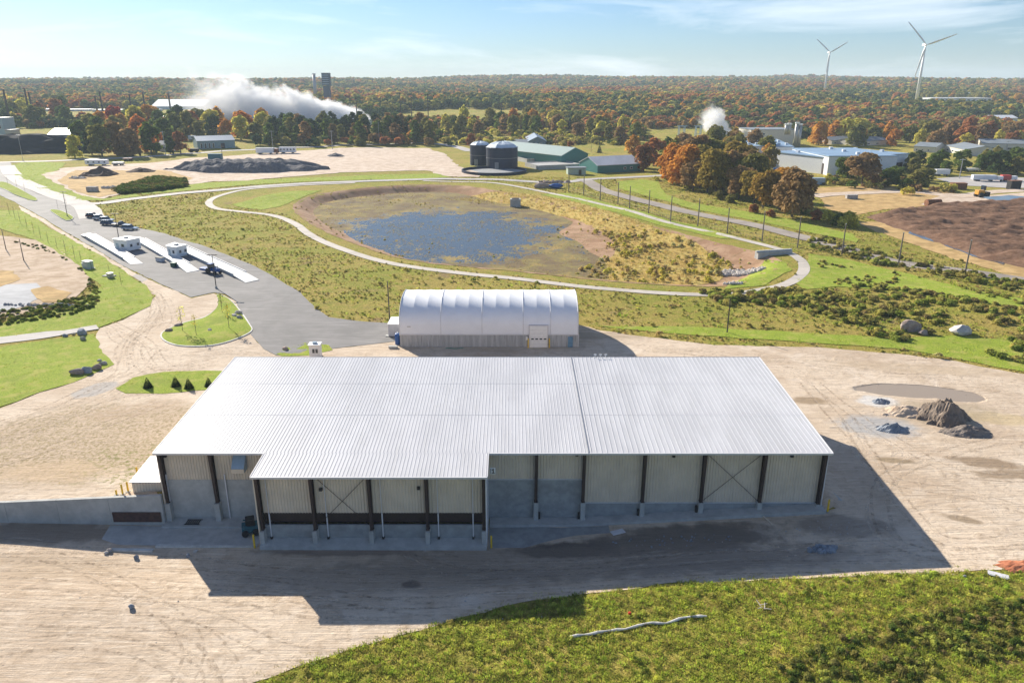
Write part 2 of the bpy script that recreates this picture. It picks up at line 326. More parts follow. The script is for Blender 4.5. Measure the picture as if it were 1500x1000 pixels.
def sheet(name, poly, mat, off=.05, res=2.0, jit=.4, zf=None, kind='structure', cover=True, smooth=True, edge=False):
    P = [Vector(p[:2]) for p in poly]; pts = []
    n = len(P)
    for i in range(n):
        a, b = P[i], P[(i+1) % n]; m = max(1, int((b-a).length/res))
        for k in range(m): pts.append(a+(b-a)*(k/m))
    if jit:
        q = []
        for p in pts: q.append(p if abs(p.y-84.55) < .2 else p+Vector(((float(vnoise(p.x,p.y,res*1.3,21))-.5)*2*jit, (float(vnoise(p.x,p.y,res*1.3,22))-.5)*2*jit)))
        pts = q
    ar = np.array([tuple(p) for p in pts]); x0, y0 = ar.min(0); x1, y1 = ar.max(0)
    gx, gy = np.meshgrid(np.arange(x0, x1, res), np.arange(y0, y1, res)); gx = gx.ravel()+(RNG.random(gx.size)-.5)*res*.3; gy = gy.ravel()+(RNG.random(gy.size)-.5)*res*.3
    ins, d = inpoly(gx, gy, ar, True); ok = ins & (d > res*.45)
    vs2 = [Vector(p) for p in ar]+[Vector((float(a), float(b))) for a, b in zip(gx[ok], gy[ok])]
    m = len(ar)
    r = delaunay_2d_cdt(vs2, [], [list(range(m))], 1, 1e-4)
    V = np.array([tuple(p) for p in r[0]]); z = (zf or T)(V[:,0], V[:,1])+off
    f = [tuple(q) for q in r[2]]
    # face up
    def up(t): a, b, c = V[t[0]], V[t[1]], V[t[2]]; return (b[0]-a[0])*(c[1]-a[1])-(b[1]-a[1])*(c[0]-a[0]) > 0
    f = [t if up(t) else t[::-1] for t in f]
    if cover: COVERS.append(ar)
    vv = [tuple(map(float, (V[i,0], V[i,1], z[i]))) for i in range(len(V))]
    if edge:                                  # a thin skirt gives the sheet an edge
        k = len(vv); bi = {}
        for e in f:
            for a, b in zip(e, e[1:]+e[:1]): bi[(a,b)] = bi.get((a,b), 0)+1
        be = [(a, b) for (a, b) in bi if (b, a) not in bi]; mp = {}
        for a, b in be:
            for q in (a, b):
                if q not in mp: mp[q] = len(vv); vv.append((vv[q][0], vv[q][1], vv[q][2]-.25))
        f += [(b, a, mp[a], mp[b]) for a, b in be]
    return new_obj(name, vv, f, mat, kind, smooth)
def ribbon(name, pts, w, mat, off=.09, n=6, kind='structure', closed=False, cover=True):
    c = cr(pts, n, closed); L = len(c); v = []; left = []; right = []
    for i, p in enumerate(c):
        a = c[(i-1) % L] if (closed or i) else c[0]; b = c[(i+1) % L] if (closed or i < L-1) else c[-1]
        d = (b-a).normalized(); nn = Vector((-d.y, d.x)); j = 1+.12*(float(vnoise(p.x, p.y, 5, 31))-.5)
        row = [p+nn*w*.5*k*j for k in (1, .33, -.33, -1)]; left.append(row[0]); right.append(row[3]); v += row
    V = np.array([tuple(p) for p in v]); z = T(V[:,0], V[:,1]); z = z.reshape(-1, 4); z = np.repeat(z.max(1, keepdims=True)*.6+z.mean(1, keepdims=True)*.4, 4, 1).ravel()+off
    f = []
    for i in range(L if closed else L-1):
        j = (i+1) % L
        for k in range(3): f.append((i*4+k+1, i*4+k, j*4+k, j*4+k+1)[::-1])
    vv = [(V[i,0], V[i,1], z[i]) for i in range(len(V))]; m = len(vv)
    if cover: COVERS.append(np.array([tuple(p) for p in left+right[::-1]]) if not closed else np.array([tuple(p) for p in left]+[tuple(left[0])]+[tuple(right[0])]+[tuple(p) for p in right[::-1]]))
    return new_obj(name, vv, f, mat, kind)
# ------------------------------------------------------------------ the sheets of ground
LW = lambda pp: [A(*p) for p in pp]
fr = [(40.4,84.55),(40.3,84.48),(-135,84.48),(-135,60),(-60,40)]+[tuple(A(*p)[:2]) for p in [(300,1050),(372,1002),(430,977),(520,947),(640,914),(780,880),(868,868),(1000,853),(1200,845),(1380,838),(1460,834),(1560,826)]]+[(110,71),(140,84.55)]
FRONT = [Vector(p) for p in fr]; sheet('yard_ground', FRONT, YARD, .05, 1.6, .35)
bk = [(-135,84.62),(-45.3,84.62),(-45.3,108),(39.8,108),(39.8,84.62),(40.3,84.55),(140,84.55),(150,100),(125,118)]+[tuple(A(*p)[:2]) for p in [(1600,575),(1500,549),(1400,529),(1300,517),(1200,509),(1050,506),(950,494),(880,484),(850,476),(578,476),(578,500),(470,513),(405,520),(385,511),(368,487),(345,440),(312,430),(280,437),(190,396),(105,346),(50,313),(28,301),(30,308),(80,337),(130,366),(180,396),(215,419),(227,435),(215,450),(180,468),(146,481),(140,500),(150,520),(165,535),(110,560),(60,575),(0,598),(-120,635)]]
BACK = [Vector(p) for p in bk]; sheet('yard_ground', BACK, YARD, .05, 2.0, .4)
LOT = LW([(-120,240),(15,238),(22,250),(45,268),(85,287),(105,294),(132,301),(128,312),(150,321),(240,342),(300,361),(360,384),(400,404),(440,429),(462,452),(482,465),(520,470),(579,475),(579,500),(470,514),(405,521),(385,512),(366,487),(345,442),(330,431),(312,429),(280,436),(190,395),(105,345),(50,312),(28,300),(0,286),(-120,262)])
sheet('asphalt_lot', LOT, ASPH, .10, 3.0, .25)
ribbon('road', LW([(-60,240),(40,237),(100,235),(170,232),(250,227),(320,222),(380,219),(450,216),(560,212),(640,211),(690,222)]), 9, ROAD, .16)
ribbon('road', LW([(95,299),(150,298),(200,291),(260,284),(330,278),(400,272),(500,267),(620,263),(700,263),(770,266),(830,267),(880,262),(960,258),(1030,256)]), 7, ROAD, .18)
ribbon('road', LW([(10,243),(25,262),(70,282),(120,300),(135,320)]), 9, ROAD, .14)
ribbon('driveway', LW([(-60,505),(0,499),(70,490),(142,478)]), 5.2, ROAD, .12)
ribbon('path', [A(*p) for p in [(520,268),(420,273),(360,278),(322,287),(306,296),(315,305),(350,310),(400,316),(432,328),(452,343),(490,361),(540,378),(600,391),(680,401),(760,409),(860,421),(960,429),(1060,432),(1120,424),(1150,417),(1170,406),(1178,393),(1170,379),(1140,365),(1090,352),(1030,338),(960,321),(900,304),(830,288),(760,274),(700,267),(620,265)]], 3.1, PATHM, .14, 5)
ribbon('gravel_road', LW([(852,262),(868,270),(890,281),(930,292),(1000,309),(1080,325),(1180,349),(1260,371),(1340,389),(1500,411),(1620,428)]), 7.5, GRAVEL, .12)
ribbon('gravel_road', LW([(1190,288),(1260,283),(1340,281),(1400,288),(1450,282),(1560,276)]), 9, DIRT, .16)
LOTGR = LW([(84,264),(110,250),(170,250),(240,250),(285,262),(250,272),(190,281),(150,289),(112,282)])
DIRTP = LW([(60,256),(95,246),(140,243),(230,238),(290,231),(360,227),(440,221),(500,217),(560,216),(625,217),(655,227),(672,243),(705,255),(700,260),(655,259),(625,250),(580,251),(500,253),(430,259),(360,265),(310,266),(250,274),(190,283),(150,292),(112,284),(80,268)])
sheet('dirt_lot', DIRTP, DIRT, .16, 5, 2)
sheet('dry_grass_patch', LOTGR, DRYGRASS, .24, 5, 1.5, cover=False)
RDIRT = LW([(1190,276),(1260,273),(1330,274),(1400,282),(1440,290),(1370,300),(1290,308),(1250,318),(1210,305)])
sheet('dry_field', RDIRT, DRYGRASS, .1, 5, 1.5)
R2 = LW([(1370,262),(1420,258),(1560,262),(1560,275),(1480,276),(1410,272)]); sheet('paved_yard', R2, ROAD, .16, 6, .5)
R3 = LW([(1385,283),(1440,287),(1560,278),(1560,296),(1430,300),(1370,303),(1350,300)]); sheet('dirt_field', R3, DIRT, .12, 5, 1)
R4 = LW([(1250,325),(1300,345),(1350,364),(1440,392),(1500,410),(1600,425),(1600,400),(1500,392),(1440,378),(1350,345),(1290,325)]); sheet('dry_bank', R4, DRYGRASS, .1, 3, 1.2)
FIELD = LW([(1268,318),(1300,310),(1370,300),(1430,297),(1500,293),(1750,290),(1800,440),(1500,392),(1440,381),(1350,347),(1300,330)])
def fieldz(x, y):
    x = np.asarray(x); y = np.asarray(y); _, d = inpoly(x, y, FIELD, True); e = sstep(0, 7, d)
    u = (x*.25+y*.97)
    return T(x, y)+e*(1.6+.55*np.sin(u*2*PI/7.5+vnoise(x, y, 40, 8)*1.2)+1.2*(vnoise(x*.6, y, 4, 9)-.5)+1.3*(vnoise(x, y, 1.9, 10)-.5))
sheet('compost_field', FIELD, SOIL, .1, 1.7, .8, fieldz)
for q in ([(1328,342),(1350,350),(1368,355),(1352,345),(1334,337)], [(1385,360),(1410,371),(1440,380),(1470,389),(1464,382),(1432,372),(1400,360)]): sheet('ditch_water', LW(q), mk('ditch_water_surface', (.10,.11,.13), .12, 0, .5, .3), .2, 3, .8, cover=False)
sheet('puddle', LW([(1440,294),(1475,291),(1500,293),(1490,298),(1452,299)]), mk('puddle_water', (.10,.11,.13), .08, 0, .3, .3), 1.6, 4, .8, cover=False)
# lawns
LAWNS = [[(-120,300),(0,308),(30,309),(80,337),(130,366),(180,396),(215,419),(227,435),(215,450),(180,468),(146,480),(70,486),(0,494),(-60,500),(-60,470),(0,475),(60,462),(120,440),(145,420),(110,385),(60,355),(0,335),(-120,320)],
 [(-100,518),(0,508),(60,500),(138,489),(142,500),(165,535),(110,560),(60,574),(0,597),(-110,630)], [(168,570),(195,553),(240,545),(300,543),(335,545),(320,570),(240,577),(185,577)],
 [(15,246),(30,238),(60,237),(95,239),(90,247),(62,256),(80,268),(112,284),(150,292),(200,284),(205,288),(160,294),(110,294),(60,280),(28,262)],
 [(0,267),(12,270),(52,291),(42,294),(8,279),(-10,270)], [(74,308),(88,309),(108,319),(95,323),(78,313)], [(398,517),(420,508),(446,503),(482,505),(484,514),(452,521),(410,522)],
 [(905,266),(940,263),(965,266),(975,285),(1010,297),(1070,306),(1140,318),(1190,328),(1250,343),(1255,356),(1180,340),(1080,319),(1000,303),(940,285),(905,276)],
 [(340,300),(380,288),(430,280),(470,279),(440,290),(410,303),(380,308),(345,303)], [(1185,372),(1240,380),(1330,402),(1420,425),(1500,438),(1500,452),(1400,440),(1300,425),(1230,420),(1175,425),(1165,412),(1183,395)],
 [(870,478),(1000,490),(1200,503),(1330,512),(1500,545),(1500,500),(1400,492),(1300,496),(1150,486),(1000,478)], [(200,276),(300,268),(420,262),(560,256),(640,254),(660,260),(520,264),(380,270),(260,281),(210,285)],
 [(790,285),(830,283),(900,300),(960,317),(1030,333),(1085,349),(1060,350),(960,329),(860,302)],[(1090,400),(1120,378),(1150,384),(1160,395),(1120,418),(1060,424),(1075,410)]]
LAWNP = []
for q in LAWNS:
    w = LW(q); LAWNP.append(w); far = w[0].y > 230; sheet('lawn', w, LAWN, .13 if far else .1, 5 if far else 2.2, .9 if far else .5, smooth=True)
LEFTLOT = LW([(-100,352),(0,345),(60,352),(95,372),(128,395),(135,415),(110,435),(60,455),(0,468),(-100,480)])
sheet('dirt_field', LEFTLOT, dirt_mat('brown_dirt', (.42,.31,.21), (.55,.43,.32), (.26,.18,.11)), .12, 3, .6); sheet('gravel_patch', LW([(-80,425),(0,418),(50,416),(72,430),(40,448),(0,458),(-80,468)]), GREYGRAVEL, .18, 3, .6, cover=False)
sheet('dry_grass_patch', LW([(0,397),(20,398),(30,410),(0,422),(-20,415)]), DRYGRASS, .2, 2.5, .6, cover=False); sheet('dry_grass_patch', LW([(42,425),(70,420),(105,430),(92,443),(60,444)]), DRYGRASS, .22, 2.5, .6, cover=False)
# pond
sheet('pond_water', INNER, WATER, 0, 4, .8, lambda x, y: np.full(np.shape(x), WATER_Z), cover=False, edge=False)
def bankz(x, y): return T(x, y)
sheet('basin_bank', INNER, BANK, .06, 2.6, .6, bankz)
REEDP = cr([A(px,py,z=-2.6) for px,py in [(600,284),(700,288),(790,296),(850,308),(900,325),(960,345),(1020,365),(1060,385),(1065,402),(1040,416),(960,419),(860,412),(780,405),(830,395),(890,380),(905,360),(870,335),(800,312),(700,298)]], 3)
sheet('reed_bed', REEDP, REEDBED, .14, 3, .9, bankz, cover=False)
TRK_D = NT('tyre_mark_dark'); _k = TRK_D.noise(1.4, 6, rough=.75); TRK_D.put(TRK_D.b.inputs['Alpha'], TRK_D.rng(_k, .42, .66, 0, .42)); TRK_D.done((.33,.255,.185), .95, 0, .1)
TRK_L = NT('tyre_mark_light'); _k = TRK_L.noise(1.1, 6, rough=.75); TRK_L.put(TRK_L.b.inputs['Alpha'], TRK_L.rng(_k, .42, .66, 0, .45)); TRK_L.done((.74,.62,.48), .95, 0, .1)
def tracks():
    P = {0: MB(), 1: MB()}
    L = [[(-40,830),(150,835),(330,850),(520,880),(640,890)],[(-40,870),(120,880),(300,905),(420,950),(470,960)],[(-30,905),(100,905),(260,920),(330,960),(340,1010)],[(-30,945),(80,930),(200,930),(290,975),(300,1020)],[(-30,815),(200,822),(500,846),(800,838),(1100,815),(1300,815),(1540,815)],[(300,870),(600,872),(850,852),(1100,838),(1400,832)],
      [(1540,700),(1400,690),(1300,640),(1230,590),(1150,540),(1000,515)],[(1540,640),(1440,650),(1330,680),(1290,720),(1300,790),(1400,820)],[(1540,590),(1400,560),(1250,535),(1100,525),(950,512)],[(1240,610),(1260,660),(1330,750),(1400,800),(1540,790)],[(1540,760),(1400,720),(1300,700),(1260,650),(1180,560)],[(1180,540),(1300,550),(1420,555),(1540,575)],
      [(250,470),(215,480),(180,510),(175,545),(120,575),(60,600),(-30,630)],[(300,480),(235,515),(205,540),(170,560),(110,590),(20,625),(-40,650)],[(160,485),(180,500),(250,520),(330,515),(400,522)],[(150,470),(200,500),(240,540),(320,530)],[(230,430),(235,450),(215,480),(200,520),(220,545),(300,535)],[(60,330),(110,360),(170,398),(230,430),(250,460),(240,480)],[(45,320),(100,355),(165,400),(215,430),(228,460),(190,500),(185,530)],
      [(-30,660),(60,630),(140,600),(230,575),(300,560)],[(-30,690),(60,660),(150,625),(240,590)],[(360,520),(300,525),(230,545),(170,580),(80,620),(-30,665)],[(-30,800),(60,812),(160,850),(250,900),(280,960),(260,1020)],[(520,905),(420,900),(300,880),(150,870),(-40,860)],[(600,800),(700,830),(900,820),(1050,790),(1150,790),(1300,775)]]
    for i, q in enumerate(L):
        c = cr([A(*p) for p in q], 14, False)
        for rep in range(2):
            sh = random.uniform(-1.5, 1.5)*rep; b = P[(i+rep) % 2]
            for g in (-1.0, 1.0):
                w = random.uniform(.14, .24); row = []
                for k in range(len(c)):
                    a, d = c[max(0,k-1)], c[min(len(c)-1,k+1)]; t = (d-a).normalized(); nn = Vector((-t.y, t.x)); o_ = g+sh+.3*math.sin(k*.21+i+rep*2)
                    for s_ in (-w, w): row.append(c[k]+nn*(o_+s_))
                V = np.array([tuple(p) for p in row]); z = T(V[:,0], V[:,1])+.075; ok = (V[:,0] < -46) | (V[:,0] > 41.5) | (V[:,1] < 78.5) | (V[:,1] > 116); ok &= ~((V[:,0] < 40) & (np.abs(V[:,1]-84.5) < 1.2))
                base = len(b.v); b.v += [tuple(v) for v in np.stack([V[:,0], V[:,1], z], 1).tolist()]
                b.f += [(base+2*k, base+2*k+1, base+2*k+3, base+2*k+2) for k in range(len(c)-1) if ok[2*k] and ok[2*k+1] and ok[2*k+2] and ok[2*k+3]]
    for k, m in ((0, TRK_D.m), (1, TRK_L.m)): P[k].build('tyre_tracks', m, kind='stuff')['label'] = ['darker','lighter'][k]+' tyre tracks crossing the sandy yard'
tracks()
COVERS.append(np.array([(38,78),(138,78),(138,92),(38,92)]))
def terrain():
    def spaced(a, b, segs):
        out = []; x = a
        while x < b:
            out.append(x); s = next(st for lim, st in segs if x < lim); x += s
        out.append(b); return out
    xs = spaced(0, 4200, [(110,1.6),(260,3),(520,7),(1200,22),(1e9,60)]); xs = np.array(sorted(set([-x for x in xs]+xs+[-45.3, -45.2])))
    ys = spaced(20, 9000, [(84,1.6),(150,1.6),(320,2.2),(520,4),(800,9),(1500,20),(3000,45),(1e9,150)]); ys = np.array(sorted(ys+[84.46, 84.6]))
    ys = ys[(ys <= 84.46) | (ys >= 84.6)]; X, Y = np.meshgrid(xs, ys); x = X.ravel(); y = Y.ravel(); z = T(x, y); z = np.where(np.abs(x) > 3900, z, z)
    for ar in COVERS:
        x0, y0 = ar.min(0); x1, y1 = ar.max(0); m = (x > x0) & (x < x1) & (y > y0) & (y < y1)
        if m.any():
            ins, d = inpoly(x[m], y[m], ar, True); z[m] = z[m]-np.where(ins, sstep(1.7 if y0 < 250 else 4, 3.4 if y0 < 250 else 8, d)*(.4 if y0 < 250 else .8), 0)
    nx, ny = len(xs), len(ys); i = np.arange(nx*ny).reshape(ny, nx); F = np.stack([i[:-1,:-1], i[:-1,1:], i[1:,1:], i[1:,:-1]], -1).reshape(-1, 4)
    me = bpy.data.meshes.new('ground'); me.vertices.add(nx*ny); me.vertices.foreach_set('co', np.stack([x,y,z], 1).ravel().astype(np.float32))
    me.loops.add(F.size); me.loops.foreach_set('vertex_index', F.ravel().astype(np.int32)); me.polygons.add(len(F)); me.polygons.foreach_set('loop_start', np.arange(0, F.size, 4, dtype=np.int32))
    me.polygons.foreach_set('use_smooth', np.ones(len(F), bool)); me.update(calc_edges=True); me.materials.append(GRASS); o = link('ground', me); o['kind'] = 'structure'
terrain()
# ------------------------------------------------------------------ materials of built things
def roof_mat():
    n = NT('white_roof_metal'); f = n.noise(.25, 5, n.map(n.P, (1,.25,1)), .6)
    c = n.mix(n.rng(f, .35, .65), (.50,.50,.515), (.58,.58,.595)); c = n.mix(n.rng(n.noise(1.2, 6, n.map(n.P, (1.2,.10,1)), .7), .5, .7, 0, .4), c, (.47,.465,.45)); c = n.mix(n.rng(n.noise(.5, 5, rough=.7), .56, .72, 0, .25), c, (.45,.44,.42))
    return n.done(c, .42, .0, .4)
ROOFM = roof_mat(); RIBM = mk('roof_rib_metal', (.52,.52,.54), .45, 0, .08)
def wall_mat():
    n = NT('beige_wall_metal'); c = n.mix(n.rng(n.noise(.5, 4), .3, .7), (.62,.53,.42), (.70,.60,.48)); c = n.mix(n.rng(n.noise(1, 5, n.map(n.P, (2.5,1,.12))), .5, .8, 0, .3), c, (.46,.40,.33)); return n.done(c, .5, 0, .4)
WALLM = wall_mat(); STEEL = mk('dark_brown_steel', (.045,.028,.026), .55, 0, .2, 2); TRIM = mk('grey_white_trim', (.62,.61,.62), .5, 0, .06); GALV = mk('galvanised_steel', (.42,.42,.42), .45, .5, .12)
YEL = mk('yellow_paint', (.75,.48,.03), .5, 0, .1); BLACK = mk('black_rubber', (.02,.02,.022), .7); DARKST = mk('rusty_dark_plate', (.07,.035,.03), .8, 0, .35, 1.5)
WHITE = mk('white_paint', (.78,.78,.77), .45, 0, .05); FABRIC = mk('white_fabric', (.78,.79,.81), .55, 0, .03, .5, 0, .3); GLASS = mk('dark_glass', (.03,.045,.06), .08, 0, .1, 1, 0, .8)
def planks_mat():
    n = NT('weathered_concrete_blocks'); f = n.noise(1, 6, n.map(n.P, (1.6,1.6,.15)), .7); c = n.mix(n.rng(f, .35, .68), (.33,.34,.35), (.48,.49,.50)); c = n.mix(n.rng(n.noise(2.2, 5, n.map(n.P, (2,2,.1))), .58, .72, 0, .7), c, (.16,.155,.15)); n.bump(f, .3, .02); return n.done(c, .9)
PLANK = planks_mat(); BLUE = mk('blue_paint', (.02,.09,.30), .45, 0, .15); TEAL = mk('teal_paint', (.02,.12,.16), .5, 0, .2); LTBLUE = mk('pale_blue_metal', (.32,.42,.50), .4, .2, .1)
RUSTY = mk('rust_metal', (.22,.09,.04), .8, 0, .4, 1.2)
# ------------------------------------------------------------------ the warehouse
WH = thing('warehouse', 'long white ribbed metal roof warehouse with beige walls and dark steel columns', 'warehouse', (0,0,0))
RS = .0542
def rz_(y): return 7.95+(y-84.29)*RS
def roof(name, x0, x1, y0, y1, sp, rw, rh, par):
    b = MB(); t = .14
    b.hexa([(x0,y0,rz_(y0)-t),(x1,y0,rz_(y0)-t),(x1,y1,rz_(y1)-t),(x0,y1,rz_(y1)-t)], [(x0,y0,rz_(y0)),(x1,y0,rz_(y0)),(x1,y1,rz_(y1)),(x0,y1,rz_(y1))])
    o = b.build(name, ROOFM, par)
    r = MB(); x = x0+sp*.5
    while x < x1-.05:
        a, c = rz_(y0), rz_(y1)
        r.hexa([(x-rw,y0-.01,a-.005),(x+rw,y0-.01,a-.005),(x+rw,y1,c-.005),(x-rw,y1,c-.005)], [(x-rw*.5,y0-.01,a+rh),(x+rw*.5,y0-.01,a+rh),(x+rw*.5,y1,c+rh),(x-rw*.5,y1,c+rh)]); x += sp
    r.build('roof_rib', RIBM, o, kind='stuff'); return o
r1 = roof('roof', -44.9, 9.52, 84.29, 114.4, .46, .045, .035, WH)
r2 = roof('roof', 9.62, 40.16, 84.29, 114.4, .66, .035, .06, WH); r2['label'] = 'newer roof half with wider seams'
r3 = roof('roof', -30.95, -2.99, 78.8, 84.285, .46, .045, .035, WH); r3['label'] = 'roof over the projecting bay'
b = MB(); b.hexa([(9.5,84.25,rz_(84.25)-.1),(9.64,84.25,rz_(84.25)-.1),(9.64,114.4,rz_(114.4)-.1),(9.5,114.4,rz_(114.4)-.1)], [(9.5,84.25,rz_(84.25)+.09),(9.64,84.25,rz_(84.25)+.09),(9.64,114.4,rz_(114.4)+.09),(9.5,114.4,rz_(114.4)+.09)]); b.build('joint_flashing', GALV, WH)
for x0, x1, y in ((-44.95,-30.97,84.29),(-2.97,40.2,84.29),(-31.0,-2.94,78.8)):
    MB().prism([(y-.16,rz_(y)-.24),(y-.01,rz_(y)-.24),(y-.01,rz_(y)+.02),(y-.2,rz_(y)+.02)], x0, x1).build('gutter', TRIM, WH)
for x, y0, y1 in ((-44.97,84.3,114.4),(40.18,84.3,114.4),(-31.02,78.8,84.2),(-2.92,78.8,84.2)):
    MB().hexa([(x-.05,y0,rz_(y0)-.3),(x+.05,y0,rz_(y0)-.3),(x+.05,y1,rz_(y1)-.3),(x-.05,y1,rz_(y1)-.3)], [(x-.05,y0,rz_(y0)+.06),(x+.05,y0,rz_(y0)+.06),(x+.05,y1,rz_(y1)+.06),(x-.05,y1,rz_(y1)+.06)]).build('rake_trim', TRIM, WH)
for yl in (94.4, 104.4):
    for xa, xb in ((-44.85,9.45),(9.7,40.1)): MB().hexa([(xa,yl,rz_(yl)-.02),(xb,yl,rz_(yl)-.02),(xb,yl+.12,rz_(yl+.12)-.02),(xa,yl+.12,rz_(yl+.12)-.02)], [(xa,yl,rz_(yl)+.025),(xb,yl,rz_(yl)+.025),(xb,yl+.12,rz_(yl+.12)+.005),(xa,yl+.12,rz_(yl+.12)+.005)]).build('panel_lap', RIBM, WH)
MB().box(-44.95, 40.2, 114.41, 114.5, 9.3, 9.62).build('rear_ridge_cap', GALV, WH)
for i in range(3): MB().tube((13.4+i*.85,114.2,9.5),(13.5+i*.85,114.2,10.1),.04).box(13.25+i*.85,13.7+i*.85,114.15,114.25,10.05,10.15).build('roof_vent_pipe', WHITE, WH)
def corr(x0, x1, y, z0, z1, sp=.36, dep=.09, mat=None):
    b = MB(); prof = []; x = x0
    while x < x1-.01:
        w = min(sp, x1-x)
        prof += [(x,0),(x+w*.55,0),(x+w*.65,-dep),(x+w*.9,-dep)]; x += sp
    prof.append((x1,0)); n = len(prof)
    v = [(px,y+py,z0) for px,py in prof]+[(px,y+py,z1) for px,py in prof]+[(x0,y+.08,z0),(x1,y+.08,z0),(x1,y+.08,z1),(x0,y+.08,z1)]
    f = [(i,i+1,n+i+1,n+i) for i in range(n-1)]+[(2*n+1,2*n,2*n+3,2*n+2)]
    b.add(v, f); return b.build('wall_panel', mat or WALLM, WH)
MX = [39.7,32.1,24.5,16.9,9.2,3.1,-3.35]; LX = [-31.3,-38.3,-44.7]; BX = [-3.45,-10.35,-17.25,-24.2,-30.7]
slz = lambda x: float(np.interp(x, [-45,-3,9,40], [-2.35,-2.2,-2.2,-.15]))
for a, c in zip(MX[1:], MX): 
    zb = 3.43 if a < 9 else .0
    corr(a+.02 if a > -3 else a, c-.02, 85.8, zb, 7.75)
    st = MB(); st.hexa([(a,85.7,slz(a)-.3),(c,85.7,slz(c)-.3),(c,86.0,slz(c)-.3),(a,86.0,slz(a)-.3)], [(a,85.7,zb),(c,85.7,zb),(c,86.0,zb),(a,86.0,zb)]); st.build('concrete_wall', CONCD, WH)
    MB().box(a, c, 85.66, 85.76, zb-.06, zb+.03).build('wall_flashing', TRIM, WH)
for a, c in zip(LX[1:], LX):
    corr(a+.02, c-.02, 85.8, 3.33, 7.75); MB().box(a, c, 85.7, 86, -2.6, 3.33).build('concrete_wall', CONC, WH)
for a, c in zip(BX[1:], BX):
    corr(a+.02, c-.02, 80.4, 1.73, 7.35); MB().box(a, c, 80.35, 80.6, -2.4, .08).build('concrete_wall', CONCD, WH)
    MB().box(a, c, 80.3, 80.42, 1.66, 1.78).build('girt', STEEL, WH); MB().box(a, c, 80.3, 80.42, 7.3, 7.42).build('girt', STEEL, WH)
    MB().box(a, c, 81.1, 81.2, .0, 1.9).build('interior_shade_sheet', STEEL, WH)  # dark sheet behind the open band, added as the interior's shade
def ibeam(x, y0, zt, zb, d0=.85, d1=.5, w=.36):
    b = MB(); yb = y0+.95
    b.add([(x-w/2,yb-d0,zt),(x+w/2,yb-d0,zt),(x+w/2,yb-d0+.04,zt),(x-w/2,yb-d0+.04,zt),(x-w/2,yb-d1,zb),(x+w/2,yb-d1,zb),(x+w/2,yb-d1+.04,zb),(x-w/2,yb-d1+.04,zb)], [(0,1,2,3),(7,6,5,4),(4,5,1,0),(5,6,2,1),(6,7,3,2),(7,4,0,3)])
    b.add([(x-.03,yb-d0+.04,zt),(x+.03,yb-d0+.04,zt),(x+.03,yb-.06,zt),(x-.03,yb-.06,zt),(x-.03,yb-d1+.04,zb),(x+.03,yb-d1+.04,zb),(x+.03,yb-.06,zb),(x-.03,yb-.06,zb)], [(0,1,2,3),(7,6,5,4),(4,5,1,0),(5,6,2,1),(6,7,3,2),(7,4,0,3)])
    b.box(x-w/2, x+w/2, yb-.06, yb-.02, zb, zt); b.box(x-w/2-.05, x+w/2+.05, yb-d1-.05, yb, zb-.03, zb); return b.build('column', STEEL, WH)
for x in MX[:-1]:
    zp = .35 if x < 36 else .1; ibeam(x, 84.75, 7.72, zp+.03, 1.0, .6); MB().box(x-.3, x+.3, 84.95, 85.69, slz(x)-.2, zp).build('pier', CONC, WH, bev=.02)
for x in LX[1:]:
    ibeam(x+.1, 84.75, 7.72, .33, 1.0, .6); MB().box(x-.25, x+.45, 84.8, 85.69, -2.6, .3).build('pier', CONC, WH, bev=.02)
for x in BX:
    ibeam(x, 79.35, 7.3, -.24, 1.0, .6); MB().box(x-.28, x+.28, 79.3, 80.34, -2.2, -.27).build('pier', CONC, WH, bev=.02)
def slab(pts, th, mat, name='floor_slab'):      # pts (x, y0, z0, y1, z1)
    b = MB()
    for p, q in zip(pts, pts[1:]):
        b.hexa([(p[0],p[1],p[2]-th),(q[0],q[1],q[2]-th),(q[0],q[3],q[4]-th),(p[0],p[3],p[4]-th)], [(p[0],p[1],p[2]),(q[0],q[1],q[2]),(q[0],q[3],q[4]),(p[0],p[3],p[4])])
    return b.build(name, mat, WH)
slab([(x, 83.95, slz(x), 85.68, slz(x)+.05) for x in (-2.9,9,20,30,40.3)], .55, CONC)
slab([(-45.2,83.7,-2.33,85.68,-2.2),(-31.2,83.7,-2.33,85.68,-2.2)], .5, CONC); slab([(-31.0,78.95,-2.1,80.33,-1.75),(-3.1,78.95,-2.1,80.33,-1.75)], .7, CONC)
MB().box(-31.05, -30.9, 79.4, 85.7, -2.4, 7.3).build('end_wall', WALLM, WH); MB().box(-3.2, -3.05, 79.4, 85.7, -2.4, 7.3).build('end_wall', TRIM, WH)
for x in (-44.85, 39.95): 
    MB().add([(x-.07,84.85 if x < 0 else 85.9,-3),(x+.07,84.85 if x < 0 else 85.9,-3),(x+.07,114.3,-3),(x-.07,114.3,-3),(x-.07,84.85 if x < 0 else 85.9,7.8),(x+.07,84.85 if x < 0 else 85.9,7.8),(x+.07,114.3,9.4),(x-.07,114.3,9.4)], [(3,2,1,0),(4,5,6,7),(0,1,5,4),(1,2,6,5),(2,3,7,6),(3,0,4,7)]).build('end_wall', WALLM, WH)
MB().box(-44.7, 39.8, 114.1, 114.3, -1, 9.3).build('rear_wall', WALLM, WH)
MB().box(39.93, 40.03, 84.9, 85.88, 0, 7.7).build('corner_trim', TRIM, WH)
def rod(a, c, r=.035, name='cross_brace', mat=None): MB().tube(a, c, r, n=6).build(name, mat or STEEL, WH)
for x0, x1, y, z0, z1 in ((24.7,31.9,85.5,.4,7.3),(-24.0,-17.4,80.15,.0,7.1)):
    rod((x0,y,z1),(x1,y,z0)); rod((x1,y-.08,z1),(x0,y-.08,z0))
